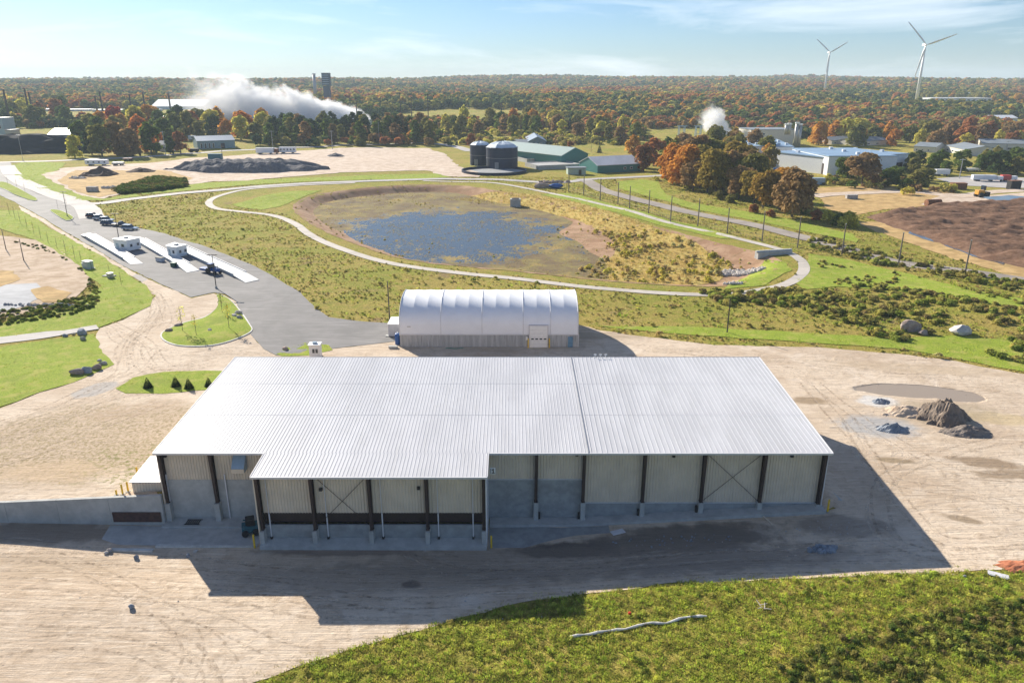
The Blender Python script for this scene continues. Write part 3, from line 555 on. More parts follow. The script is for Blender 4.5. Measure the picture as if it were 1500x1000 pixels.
for px in (395,479,560,642,693):
    x = AY(px, 760, 80.2).x; MB().box(x-.07,x+.07,80.15,80.3,-1.75,1.75).box(x-.04,x+.04,80.12,80.2,1.75,7.3).build('downspout', TRIM, WH); MB().box(x-.13,x+.13,80.0,80.32,-1.75,-1.5).build('downspout_shoe', BLACK, WH)
for px in (247,332):
    x = AY(px, 720, 85.5).x; MB().box(x-.07,x+.07,85.45,85.6,-2.2,4.2).build('downspout', TRIM, WH)
for px in (790,848,935,1020): x = AY(px, 745, 85.3).x; MB().box(x-.12,x+.12,85.2,85.5,slz(x)+.03,slz(x)+.95).build('downspout_shoe', BLACK, WH)
for px, py, Y in ((470,716,80.2),(613,714,80.2),(987,667,85.6),(1160,667,85.6),(845,665,85.6),(242,667,85.6)):
    p = AY(px, py, Y); MB().box(p.x-.18,p.x+.18,Y-.2,Y+.1,p.z-.2,p.z+.15).build('wall_light', BLACK, WH)
p = AY(717, 692, 84.0); MB().box(-2.95,-2.9,83.2,84.0,6.2,6.9).build('end_bracket', TRIM, WH)
sg = MB().box(-2.75,-2.05,82.6,82.66,5.9,6.75).build('sign_plate', WHITE, WH)
MB().box(-2.38,-2.26,82.56,82.6,6.02,6.64).box(-2.5,-2.38,82.56,82.6,6.45,6.55).box(-2.5,-2.14,82.56,82.6,6.02,6.1).box(-2.66,-2.6,82.56,82.6,5.98,6.68).build('number', BLACK, sg)
hd = MB().add([(-35.5,85.7,7.1),(-33.9,85.7,7.1),(-33.9,84.4,5.6),(-35.5,84.4,5.6),(-35.5,85.7,5.0),(-33.9,85.7,5.0),(-33.9,84.4,5.0),(-35.5,84.4,5.0)], [(0,3,2,1),(4,5,6,7),(3,7,6,2),(0,4,7,3),(1,2,6,5)]).build('vent_hood', LTBLUE, WH)
MB().box(-35.52,-33.88,84.33,84.39,5.0,5.6).build('hood_lip', WALLM, hd)
g = MB(); 
for i in range(7): g.box(-42.3+i*.26,-42.16+i*.26,84.1,85.1,-2.24,-2.19)
g.box(-42.4,-40.4,84.0,84.1,-2.24,-2.18).box(-42.4,-40.4,85.1,85.2,-2.24,-2.18); g.build('floor_grate', BLACK, WH)
# lean-to
an = thing('lean_to_shed', 'small white roofed lean-to shed at the left end of the warehouse', 'shed', (-47.1,86,.8))
for sx in range(1): pass
b = MB(); x = -2.15
while x < 2.1: b.box(x, x+.22, -.06, .02, 0, 2.05); x += .38
b.box(-2.2,2.1,0,5.8,-.4,2.05); b.build('wall', WALLM, an); b = MB(); b.hexa([(-2.35,-.25,2.05),(2.15,-.25,2.05),(2.15,6,2.55),(-2.35,6,2.55)], [(-2.35,-.25,2.2),(2.15,-.25,2.2),(2.15,6,2.7),(-2.35,6,2.7)])
b.build('roof', ROOFM, an)
# retaining wall, gate plate, apron
rw = thing('retaining_wall', 'long concrete retaining wall running left from the warehouse corner', 'retaining wall', (0,0,0))
xs_ = [-44.95,-51.8,-58.5,-65.2,-72,-80,-95,-130]; tp = lambda x: float(np.interp(x, [-130,-66,-45], [-.2,.80,1.85]))
for a, c in zip(xs_[1:], xs_):
    MB().hexa([(a+.015,84.3,-3),(c-.015,84.3,-3),(c-.015,84.75,-3),(a+.015,84.75,-3)], [(a+.015,84.3,tp(a)),(c-.015,84.3,tp(c)),(c-.015,84.75,tp(c)),(a+.015,84.75,tp(a))]).build('wall_section', CONC, rw)
gp = MB().box(-51.5,-45.3,84.15,84.28,-1.95,-.55); gp.build('steel_plate', DARKST, rw)
AP = [Vector(v) for v in ((-52,84.1),(-51.5,81),(-49,79.9),(-31.6,79.7),(-31.3,82.5),(-31.3,84.0))]
sheet('concrete_apron', AP, CONC, .08, 1.5, 0, cover=False); k = MB().hexa([(-49.2,78.5,-2.9),(-44,78.4,-2.9),(-44,78.9,-2.9),(-49.2,79.0,-2.9)], [(-49.2,78.5,-2.32),(-44,78.4,-2.32),(-44,78.9,-2.32),(-49.2,79.0,-2.32)]).hexa([(-44,79.3,-2.9),(-31.6,79.5,-2.9),(-31.6,79.75,-2.9),(-44,79.8,-2.9)], [(-44,79.3,-2.3),(-31.6,79.5,-2.5),(-31.6,79.75,-2.5),(-44,79.8,-2.3)])
tag(k.build('kerb', KERB), kind='structure')
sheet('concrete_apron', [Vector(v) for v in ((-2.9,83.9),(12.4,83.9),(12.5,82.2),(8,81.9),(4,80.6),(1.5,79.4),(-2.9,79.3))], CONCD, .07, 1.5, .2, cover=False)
sheet('concrete_pad', [Vector(v) for v in ((40.3,86),(43.4,86.3),(42,92.5),(40.3,93))], CONC, .1, 1.5, 0, cover=False)
BOL = []
def bollard(px, py, h, label, base=True, z=None, p=None):
    p = p or A(px, py, z=z); t = thing('bollard', label, 'bollard', p, 0, 'yellow safety bollards')
    MB().lathe([(0,h-.0),(.06,h),(.11,h-.04),(.12,h-.12),(.12,0)], n=14).build('post', YEL, t, True)
    if base: MB().tube((0,0,-.3),(0,0,.12),.32,n=12).build('footing', CONC, t)
bollard(1212,750,1.9,'yellow bollard in a concrete footing at the right front corner of the warehouse')
bollard(0,0,1.7,'yellow bollard at the right edge of the projecting bay', False, p=Vector((-2.55,79.5,-2.6))); bollard(0,0,1.9,'yellow bollard at the left corner of the projecting bay', False, p=Vector((-31.75,79.3,-2.5)))
for px, py, l in ((171,725,'shortest yellow bollard beside the lean-to shed, nearest the retaining wall end'),(180,724,'yellow bollard left of the footed one, before the lean-to shed'),(188,720,'tall yellow bollard with concrete footing in front of the lean-to shed'),(202,698,'yellow bollard farthest back along the lean-to shed wall')):
    bollard(px, py, 1.5 if px != 171 else .8, l)
# skid loader in the shade
sk = thing('skid_loader', 'dark teal skid loader parked in the shade under the left bays', 'loader', (-33.2,82.6,-2.42), .35)
MB().box(-1.1,.9,-.75,.75,.35,1.2).build('body', TEAL, sk, bev=.08); MB().box(-.6,.5,-.6,.6,1.2,2.1).build('cab', BLACK, sk, bev=.08)
for x in (-.75,.55):
    for y in (-.85,.85): MB().tube((x,y-.16,.4),(x,y+.16,.4),.42,n=14).build('wheel', BLACK, sk)
MB().add([(.9,-.95,.1),(.9,.95,.1),(1.9,.95,.1),(1.9,-.95,.1),(.9,-.95,.9),(.9,.95,.9)], [(0,3,2,1),(0,1,5,4),(0,4,3),(1,2,5)]).build('bucket', TEAL, sk)
for y in (-.8,.8): MB().tube((-.9,y,1.5),(1.2,y,.7),.09).build('lift_arm', TEAL, sk)
# ------------------------------------------------------------------ fabric building
TN = thing('fabric_building', 'white arched fabric storage building on a concrete plank base', 'storage building', (-4.7,145,.5))
x0, x1 = -18.15, 18.15; PROF = [(0,2.7),(.12,4.6),(.5,6.0),(1.5,7.2),(3.2,8.3),(5.3,9.0),(8.5,9.3),(11.7,9.0),(13.8,8.3),(15.5,7.2),(16.5,6),(16.88,4.6),(17,2.7)]
NB = 13; 
for i in range(NB):
    a = x0+(x1-x0)*i/NB; c = x0+(x1-x0)*(i+1)/NB; b = MB(); v = []; K = 7; n = len(PROF)
    for k in range(K+1):
        u = k/K; sag = .09*math.sin(PI*u)**.8
        for j, (y, z) in enumerate(PROF):
            s_ = sag*(1 if 3 <= j <= n-4 else .25); cyy = (8.5-y)/9; cz = (4.5-z)/9
            v.append((a+(c-a)*u, y+cyy*s_*.6, z-s_*max(.15, -cz)*1.7))
    f = [(k*n+j, (k+1)*n+j, (k+1)*n+j+1, k*n+j+1) for k in range(K) for j in range(n-1)]
    b.add(v, f); b.build('fabric_panel', FABRIC, TN, True)
for i in (0,3,6,9,11,13):
    x = x0+(x1-x0)*i/NB; b = MB()
    for j in range(len(PROF)-1): b.tube((x,PROF[j][0],PROF[j][1]+.02),(x,PROF[j+1][0],PROF[j+1][1]+.02),.07 if i not in (0,13) else .1,n=5)
    b.build('arch_seam', TRIM, TN)
for x in (x0+.1, x1-.1): MB().add([(x,y,z) for y,z in PROF], [tuple(range(len(PROF)))]).build('end_wall', FABRIC, TN)
w = .62; x = x0; pl = bpy.data.meshes.new('plank'); q = MB().box(0,w-.035,-.02,.3,-.6,2.7); pl.from_pydata(q.v, [], q.f); pl.materials.append(PLANK)
n = int((x1-x0)/w)
for i in range(n+1):
    if x0+i*w+w > 11.8-3.4 and x0+i*w < 11.8: continue
    link('concrete_plank', pl, TN, (x0+i*w, -.05+random.uniform(-.015,.015), 0))
MB().box(x0,x1,.24,.3,-.6,2.68).build('plank_backing', CONCD, TN); MB().box(x0-.05,x0+.25,.3,17,-.6,2.7).box(x1-.25,x1+.05,.3,17,-.6,2.7).build('side_base_wall', PLANK, TN)
MB().box(x0-.1,x1+.1,-.12,.02,2.62,2.78).build('base_rail', TRIM, TN)
dr = MB().box(8.1,12.1,-.25,.2,-.1,4.75).build('door_frame', TRIM, TN)
for k in range(6):
    MB().box(8.35,11.85,-.32,-.26,.0+k*.76,.72+k*.76).build('door_panel', WHITE, dr)
for i in range(4): MB().box(8.6+i*.85,9.15+i*.85,-.36,-.3,1.72,1.98).build('door_window', GLASS, dr)
md = MB().box(16.1,17.1,-.18,.1,-.3,2.25).build('side_door', mk('blue_grey_door', (.12,.24,.36), .5), TN); MB().box(16.0,17.5,-.9,-.2,-.35,-.05).build('door_step', CONC, TN)
MB().box(7.5,7.9,-.3,-.12,1.6,2.3).build('control_box', WHITE, TN); MB().box(-16.6,-15.9,-.0,.14,4.3,4.42).build('fabric_patch', GALV, TN)
bollard(0,0,2.2,'yellow bollard left of the fabric building door', p=Vector((3.3,144.4,.4))); bollard(0,0,2.2,'yellow bollard right of the fabric building door', p=Vector((7.6,144.4,.4)))
bx = thing('storage_container', 'grey white ribbed storage container behind the fabric building left end', 'container', (-25.0,151,.5))
b = MB().box(-1.2,1.2,0,5,0.3,2.9); x = -1.15
while x < 1.1: b.box(x,x+.12,-.05,0,.4,2.8); x += .26
b.build('body', TRIM, bx); MB().box(-1.3,1.3,-.1,5.1,2.9,3.05).build('roof', WHITE, bx); MB().box(-1.9,-1.2,.2,1.2,0,.3).build('step', CONC, bx)
bn = thing('blue_tank', 'blue upright tank beside the left end of the fabric building', 'tank', (-23.6,146.6,.45)); MB().lathe([(0,2.5),(.45,2.45),(.55,2.2),(.55,0)], n=16).build('body', BLUE, bn, True); MB().box(-.75,.75,-.75,.75,-.1,.12).build('base', CONC, bn); MB().tube((0,0,2.4),(0,0,2.75),.12).build('cap', WHITE, bn)
tag(MB().box(-.9,.9,-.4,.4,0,.55).build('concrete_block', CONC, loc=(-24.2,144.1,.5), bev=.04), 'pale concrete block on the ground at the fabric building front left corner', 'block')
hs = MB(); pp = [Vector((-13.5+i*.45, 143.9+.25*math.sin(i*1.1), .62)) for i in range(9)]
for a, c in zip(pp, pp[1:]): hs.tube(a, c, .06, n=6)
tag(hs.build('hose', mk('green_hose', (.02,.22,.18), .5)), 'green hose lying at the foot of the fabric building wall', 'hose')
# ------------------------------------------------------------------ vegetation
def leaf_mat(name, cols, trans=.42, rnd=.35, pos=.004):
    n = NT(name); oi = n.t.nodes.new('ShaderNodeObjectInfo')
    c = n.ramp(oi.outputs['Random'], [(i/max(1,len(cols)-1), q) for i, q in enumerate(cols)]) if len(cols) > 1 else cols[0]
    f = n.noise(1.3, 3); dark = n.mix(n.rng(f, .3, .7), (.62,.62,.62), (1.3,1.3,1.25)); c = n.mix(1.0, c, dark, 'MULTIPLY')
    d = n.t.nodes.new('ShaderNodeBsdfDiffuse'); t = n.t.nodes.new('ShaderNodeBsdfTranslucent'); m = n.t.nodes.new('ShaderNodeMixShader'); m.inputs[0].default_value = trans+.06
    n.put(d.inputs[0], c); n.put(t.inputs[0], c); n.L(d.outputs[0], m.inputs[1]); n.L(t.outputs[0], m.inputs[2]); n.L(m.outputs[0], n.o.inputs[0]); return n.m
LM = {'green': leaf_mat('green_leaves', [(0.096,0.149,0.032),(0.149,0.201,0.049),(0.123,0.175,0.035)]), 'dark': leaf_mat('dark_green_leaves', [(0.044,0.079,0.028),(0.070,0.105,0.035)]),
 'olive': leaf_mat('olive_leaves', [(0.228,0.228,0.061),(0.298,0.263,0.079),(0.193,0.210,0.061)]), 'yellow': leaf_mat('yellow_leaves', [(0.600,0.578,0.105),(0.600,0.507,0.123),(0.600,0.560,0.088)]),
 'orange': leaf_mat('orange_leaves', [(0.600,0.280,0.061),(0.600,0.350,0.070),(0.595,0.210,0.052)]), 'rust': leaf_mat('rust_leaves', [(0.350,0.149,0.061),(0.455,0.193,0.079),(0.280,0.131,0.061)]),
 'red': leaf_mat('red_leaves', [(0.525,0.096,0.070),(0.420,0.105,0.079)]), 'gold': leaf_mat('gold_leaves', [(.36,.26,.06),(.28,.23,.06),(.40,.26,.06)]), 'brown': leaf_mat('brown_leaves', [(0.298,0.193,0.096),(0.385,0.245,0.114),(0.245,0.175,0.079)])}
BARK = mk('bark', (.11,.085,.065), .9); STALK = leaf_mat('straw_stalks', [(0.600,0.490,0.193),(0.525,0.367,0.158),(0.600,0.578,0.245)], .3); TUFT = leaf_mat('green_tufts', [(0.175,0.245,0.044),(0.350,0.385,0.079),(0.455,0.473,0.105),(0.245,0.298,0.052)], .35)
TUFTY = leaf_mat('yellow_green_tufts', [(0.350,0.298,0.088),(0.560,0.490,0.140),(0.455,0.420,0.105),(0.263,0.210,0.088)], .35); LUSH = leaf_mat('bright_tufts', [(.62,.62,.10),(0.298,0.420,0.052),(0.420,0.542,0.079),(0.525,0.578,0.105),(0.600,0.578,0.123)], .4)
WEEDB = leaf_mat('weed_brush', [(0.158,0.175,0.052),(0.263,0.245,0.070),(0.333,0.245,0.105),(0.123,0.158,0.035)], .3)
def leaves_mesh(name, seed, lobes, n, leaf, mat=None, up=.65):
    """leaf sized quads over several lobes; lobes = (x,y,z,rx,rz)"""
    g = np.random.default_rng(seed); w = np.array([l[3]**2 for l in lobes]); w = w/w.sum(); k = g.choice(len(lobes), n, p=w); L = np.array(lobes)[k]
    d = g.normal(size=(n,3)); d /= np.linalg.norm(d, axis=1, keepdims=True); d[:,2] = np.where(d[:,2] < -.45, -d[:,2], d[:,2])
    r = 1-.38*g.random(n)**1.6; r[g.random(n) < .12] *= 1.12
    c = np.stack([L[:,0]+d[:,0]*L[:,3]*r, L[:,1]+d[:,1]*L[:,3]*r, L[:,2]+d[:,2]*L[:,4]*r], 1)
    nn = d+g.normal(size=(n,3))*.55; nn[:,2] += up; nn /= np.linalg.norm(nn, axis=1, keepdims=True)
    a = np.cross(nn, g.normal(size=(n,3))); a /= np.linalg.norm(a, axis=1, keepdims=True); b = np.cross(nn, a)
    s = leaf*(.6+.8*g.random((n,1)))*.5; t = s*(.6+.5*g.random((n,1)))
    V = np.stack([c-a*s-b*t, c+a*s-b*t*.7, c+a*s*.8+b*t, c-a*s*.9+b*t], 1).reshape(-1,3)
    me = bpy.data.meshes.new(name); me.from_pydata(V.tolist(), [], np.arange(n*4).reshape(-1,4).tolist()); me.update()
    me.materials.append(mat); return me
def lobes_for(seed, h, r, n=7, z0=.28):
    g = random.Random(seed); out = [(0,0,h*.66,r*.72,h*.30)]
    for i in range(n):
        a = 2*PI*i/n+g.uniform(-.4,.4); q = r*g.uniform(.35,.62); z = h*g.uniform(z0+.10,.80); s = r*g.uniform(.36,.55); out.append((math.cos(a)*q, math.sin(a)*q, z, s, s*g.uniform(.75,1.1)))
    out.append((g.uniform(-.2,.2)*r, g.uniform(-.2,.2)*r, h*.86, r*.38, h*.14)); return out
# unit trees: height 10, radius ~4
CR = {'near': [leaves_mesh('crown', 50+i, lobes_for(i, 10, 4.6, 12, .03), 3000, .62) for i in range(4)], 'mid': [leaves_mesh('crown', 70+i, lobes_for(20+i, 10, 4.2, 9, .03), 620, 1.1) for i in range(5)],
      'tall': [leaves_mesh('crown', 80+i, lobes_for(40+i, 10, 2.9, 8, .0), 480, 1.0) for i in range(3)]}
def cone_leaves(seed, n, leaf):
    g = np.random.default_rng(seed); z = 1-np.sqrt(g.random(n)); a = g.random(n)*2*PI; r = (1-z)*2.2*(.75+.3*g.random(n))*(1+.12*np.sin(z*38)); c = np.stack([np.cos(a)*r, np.sin(a)*r, .4+z*9.6], 1)
    o = np.stack([np.cos(a), np.sin(a), -.35+0*a], 1); t = np.stack([-np.sin(a), np.cos(a), 0*a], 1); s = leaf*(.6+.7*g.random((n,1)))*(.5+.7*(1-z[:,None]))
    V = np.stack([c-t*s*.4, c+o*s*.2-t*s*.1, c+o*s, c+t*s*.4], 1).reshape(-1,3); me = bpy.data.meshes.new('crown'); me.from_pydata(V.tolist(), [], np.arange(n*4).reshape(-1,4).tolist()); me.materials.append(None); return me
CR['cone'] = [cone_leaves(5, 900, .9)]
def trunk_mesh(seed, r=.32):
    g = random.Random(seed); b = MB(); b.tube((0,0,-.6), (0,0,3.2), r, r*.75, 7); b.tube((0,0,3.1), (.2,.1,7.2), r*.72, r*.2, 6)
    for i in range(5):
        a = i*1.3+g.random(); b.tube((0,0,2.4+i*.7), (math.cos(a)*2.2, math.sin(a)*2.2, 4.6+i*.75), r*.4, r*.08, 5)
    me = bpy.data.meshes.new('trunk'); me.from_pydata(b.v, [], b.f); me.materials.append(BARK); return me
TRK = [trunk_mesh(i) for i in range(3)]
CN = {'green':'green','dark':'dark green','olive':'olive green','yellow':'yellow','orange':'orange','rust':'rust coloured','red':'deep red','brown':'brown','gold':'golden'}
NTREE = [0]; ORD = 'first second third fourth fifth sixth seventh eighth ninth tenth eleventh twelfth thirteenth fourteenth fifteenth sixteenth seventeenth eighteenth nineteenth twentieth'.split(); ORD += ['twenty-'+q for q in ORD[:9]]+['thirtieth']+['thirty-'+q for q in ORD[:9]]
def tree(p, h, colour, lod, label, group, width=1.0, name='broadleaf_tree'):
    NTREE[0] += 1; t = thing(name, label, 'tree', p, random.uniform(0, 6.28), group); s = h/10
    c = link('crown', random.choice(CR[lod]), t, scl=(s*width, s*width, s)); c.material_slots[0].link = 'OBJECT'; c.material_slots[0].material = LM[colour]
    link('trunk', random.choice(TRK), t, scl=(s*.9, s*.9, s)); return t
def wpick(ws): return random.choices([a for a, _ in ws], [b for _, b in ws])[0]
def grove(polypx, n, hpx, ws, lod, where, group, width=1.0, jz=.2, name='broadleaf_tree'):
    """n trees spread over a patch of ground, the taller ones behind"""
    P = LW(polypx); xs = [p.x for p in P]; ys = [p.y for p in P]; pts = []; tries = 0; area = (max(xs)-min(xs))*(max(ys)-min(ys)); md = math.sqrt(area/n)*.62
    while len(pts) < n and tries < 20000:
        tries += 1; x, y = random.uniform(min(xs), max(xs)), random.uniform(min(ys), max(ys))
        if not inpoly(np.array([x]), np.array([y]), P)[0]: continue
        if any((x-a)**2+(y-b)**2 < md*md for a, b in pts): md *= .999; continue
        pts.append((x, y))
    out = []; cnt = {}
    for x, y in sorted(pts, key=lambda q: q[0]/(q[1]+.3*CAMH)):
        p = Vector((x, y, Tz(x, y)-.2)); h = hpx*SZ(p)*random.uniform(1-jz, 1+jz)*1.05; c = wpick(ws); cnt[c] = cnt.get(c, 0)+1
        out.append(tree(p, h, c, lod, f'{ORD[cnt[c]-1]} {CN[c]} tree from the left {where}', group, width*random.uniform(.85,1.2), name))
    return out
# right hand clump in front of the factory
RC = 'trees of the clump between gravel road and factory'
for px, py, hp, c, w, d in [(985,268,52,'orange',.95,'with orange top at the left end of the clump beside the gravel road'),(1003,276,58,'orange',.9,'full and orange tinged, second from the left end of the clump'),(1025,276,56,'gold',1.0,'olive and broad in the middle front of the clump'),(1048,285,60,'gold',.95,'olive with darker shade, above the pale bushes of the clump'),
    (1070,285,58,'brown',.9,'brownish in the centre of the clump'),(1092,288,56,'olive',.95,'dark green, right of the clump centre'),(1117,305,50,'gold',.85,'yellowish and narrow, in front near the right end of the clump'),(1160,318,66,'brown',.95,'large brown and bushy, standing at the right end of the clump'),(1140,300,50,'orange',.8,'rusty, between the narrow tree and the large brown tree'),
    (1010,262,56,'brown',.9,'brown behind the orange ones of the clump'),(1040,262,52,'olive',1.0,'green, in the back row of the clump'),(1075,268,55,'gold',1,'olive, in the back row right of centre'),(1100,275,50,'brown',.9,'brown, in the back row near the right end')]:
    p = A(px, py); tree(p, hp*SZ(p)*1.08, c, 'near', 'tree '+d, RC, w)
for i, (px, py, hp, c, w, d) in enumerate([(1000,270,48,'orange',1,'orange and low at the left foot'),(1015,280,44,'brown',1,'brown and low at the front left foot'),(1036,282,46,'gold',1,'olive and low at the front foot'),(1060,286,46,'olive',1,'green and low at the front foot'),(1082,292,46,'brown',1,'brown and low right of the middle'),(1104,298,44,'gold',1,'olive and low near the narrow yellowish one'),(1128,302,46,'orange',.9,'rust tinged behind the large brown tree'),(1175,312,46,'brown',.8,'brown on the right flank of the large brown tree'),(1055,258,46,'brown',1.1,'brown at the back of the middle'),(1085,262,44,'gold',1.1,'olive at the back right'),(1025,254,44,'orange',1.1,'orange at the back left'),(1000,256,40,'gold',1.1,'olive at the back left corner')]):
    p = A(px, py); tree(p, hp*SZ(p)*1.05, c, 'near', 'clump tree beside the gravel road, '+d, RC, w)
for px, py, hp, c, d in [(1052,292,15,'olive','pale round bush at the foot of the tree clump'),(1070,297,15,'olive','pale round bush right of the other at the clump foot'),(1104,312,16,'rust','small rusty bush at the foot of the clump'),(1128,318,14,'rust','small reddish bush left of the large brown tree'),(1195,322,18,'rust','orange brown bush right of the large brown tree'),(1213,326,20,'yellow','yellow green bush by the net poles'),(1243,333,26,'yellow','bright yellow bush right of the clump by the net poles'),(1228,330,20,'green','green bush between two yellow bushes')]:
    p = A(px, py); b = link('bush', random.choice(CR['mid']), None, p-Vector((0,0,1.6)), (0,0,random.random()*6), ((hp*SZ(p)/7.5,)*2+(hp*SZ(p)/8.5,))); b.material_slots[0].link = 'OBJECT'; b.material_slots[0].material = LM[c]; tag(b, d, 'bush', 'bushes around the tree clump')
M1 = [('gold',4),('olive',4),('brown',4),('green',4),('orange',2),('rust',2),('yellow',1)]
grove([(935,232),(1060,222),(1140,236),(1150,250),(1090,262),(985,262),(935,248)], 30, 34, M1, 'mid', 'in the belt left of the factory', 'trees of the belt left of the factory', .9)
grove([(378,216),(400,196),(500,194),(610,196),(632,212),(560,213),(450,213)], 64, 29, [('green',6),('olive',5),('dark',5),('brown',3)], 'tall', 'in the dark belt behind the dirt lot', 'trees of the dark belt behind the dirt lot', 1.05)
grove([(100,226),(120,200),(200,190),(390,190),(385,208),(290,206),(230,222),(150,228)], 48, 31, [('orange',4),('rust',4),('olive',5),('green',3),('dark',2),('red',1),('yellow',2),('brown',3)], 'mid', 'in the belt behind the long road', 'trees of the autumn belt at left', .9)
for px, py, hp, c, d in [(265,225,32,'rust','lone rust red tree beside the small house'),(250,226,24,'dark','dark tree left of the rust red one by the small house'),(222,226,44,'green','tall green tree left of the small house'),(150,229,46,'olive','broad yellow olive tree by the long road'),(172,228,50,'brown','brown and gold tree by the long road pole'),(110,231,32,'yellow','low yellow tree right of the dark slope'),(195,229,40,'brown','tall golden brown tree above the red car')]:
    p = A(px, py); tree(p, hp*SZ(p), c, 'mid', d, 'roadside trees along the long road', .9)
grove([(0,190),(0,168),(95,166),(100,186)], 14, 24, [('olive',3),('rust',2),('green',2),('yellow',1)], 'mid', 'behind the dark slope at the far left', 'trees behind the dark slope')
grove([(640,206),(655,186),(800,186),(940,196),(930,216),(880,206),(760,198)], 34, 24, [('yellow',4),('olive',4),('green',2),('brown',2),('orange',1)], 'mid', 'behind the treatment plant', 'trees behind the treatment plant', .85)
for px, py, hp, c, d in [(835,222,15,'rust','small dark red tree behind the green roofed hall'),(928,228,30,'orange','bright orange tree right of the green sheds'),(690,214,18,'rust','small rust tree left behind the tanks'),(703,216,14,'brown','small brown tree just left of the tanks'),(1236,208,34,'yellow','bright golden tree behind the factory'),(1142,196,16,'red','deep red tree beside the cream factory block')]:
    p = A(px, py); tree(p, hp*SZ(p), c, 'mid', d, 'single coloured trees around the plants', .95)
for px, py, hp, d in [(655,210,14,'small dark conifer left of the tanks by the pale road'),(669,213,9,'lowest dark conifer between the pale road and the tanks'),(878,224,14,'small dark conifer beside the green shed fence')]:
    p = A(px, py); tree(p, hp*SZ(p), 'dark', 'cone', d, 'small dark conifers', 1.1, 'conifer_tree')
for px, py, hp, c, d, w in [(1262,272,46,'brown','broad dark brown tree in front of the white factory',1.3),(1240,266,34,'green','green tree left of the broad brown tree at the factory',1.1)]:
    p = A(px, py); tree(p, hp*SZ(p), c, 'near', d, 'trees in front of the white factory', w if isinstance(w, float) else 1.2)
grove([(1290,276),(1300,262),(1365,262),(1380,276),(1340,282)], 7, 18, [('green',2),('olive',2)], 'mid', 'beside the white factory corner', 'low trees beside the factory corner', 1.5)
grove([(1320,258),(1335,240),(1500,238),(1500,254),(1400,256)], 22, 22, [('green',4),('olive',3),('dark',1)], 'mid', 'in front of the far white sheds at right', 'trees in front of the white sheds')
for px, py, hp, c in [(1462,255,34,'dark'),(1440,250,26,'olive'),(1490,256,26,'olive')]:
    p = A(px, py); tree(p, hp*SZ(p), c, 'mid', f'larger {CN[c]} tree beside the far trailer yard at x {0}'.replace(' at x 0', '') + (' on its right end' if px > 1480 else ''), 'trees of the trailer yard', 1.2)
grove([(1190,216),(1200,202),(1500,202),(1500,222),(1380,220),(1280,214)], 34, 27, [('orange',3),('yellow',3),('brown',4),('olive',3),('rust',3)], 'mid', 'in the row behind the factory', 'trees of the coloured row behind the factory')
# small conifers and saplings
for px, py, hp, d in [(217,568,17,'leftmost small dark conifer on the lawn strip by the warehouse'),(258,566,17,'second small dark conifer on the lawn strip by the warehouse'),(277,569,17,'third small dark conifer on the lawn strip, close to the second'),(306,566,15,'small dark conifer half hidden by the warehouse roof edge')]:
    p = A(px, py); tree(p, hp*SZ(p), 'dark', 'cone', d, 'small conifers on the lawn strip', 1.5, 'conifer_tree')
def sapling(seed):
    g = random.Random(seed); b = MB(); b.tube((0,0,-.3),(0,0,2.2),.05,.04,5).tube((0,0,2.2),(.1,0,5.2),.04,.01,5)
    for i in range(14):
        a = i*2.4; z = 1.6+i*.22; l = .9*(1-.04*i); b.tube((0,0,z),(math.cos(a)*l*.5, math.sin(a)*l*.5, z+l),.022,.006,4)
    return b
SAP = [sapling(i) for i in range(3)]; SAPM = []
for b in SAP: me = bpy.data.meshes.new('stem'); me.from_pydata(b.v, [], b.f); me.materials.append(BARK); SAPM.append(me)
SPC = [leaves_mesh('crown', 90+i, [(0,0,3.6,.8,1.3),(.3,.1,2.6,.6,.7),(-.2,.2,4.4,.5,.8)], 70, .2) for i in range(3)]
def sap(px, py, hp, c, d, g):
    p = A(px, py); s = hp*SZ(p)/5.3; t = thing('sapling', d, 'sapling', p, random.random()*6, g); link('stem', random.choice(SAPM), t, scl=(s,s,s))
    if c: q = link('crown', random.choice(SPC), t, scl=(s,s,s)); q.material_slots[0].link = 'OBJECT'; q.material_slots[0].material = LM[c]
for i, (px, py) in enumerate([(14,314),(22,320),(30,327),(40,335),(50,343),(60,350),(71,357),(84,365),(97,373),(110,380),(120,388),(135,398),(162,409),(178,418)]):
    sap(px, py, 24 if i > 7 else 20, None, ORD[i]+' thin bare young tree from the far end of the row along the dirt road', 'young trees planted in a row along the dirt road')
for px, py, hp, c, d in [(268,487,42,'yellow','thin young tree with sparse yellow leaves at the left of the kerbed island'),(288,493,36,'yellow','thin young tree near the lower edge of the kerbed island'),(336,483,42,'yellow','thin young tree at the right of the kerbed island beside the stones'),(326,460,34,'olive','slender young tree at the narrow tip of the kerbed island')]: sap(px, py, hp, c, d, 'young trees on the kerbed island')
for px, py, d in [(85,306,'bare small tree on the median by the lamp'),(98,304,'bare small tree nearer the lamp on the median'),(12,272,'bare small tree at the upper end of the roadside median'),(25,276,'bare small tree in the middle of the roadside median'),(37,282,'bare small tree at the lower end of the roadside median')]: sap(px, py, 15, None, d, 'bare small trees on the medians')
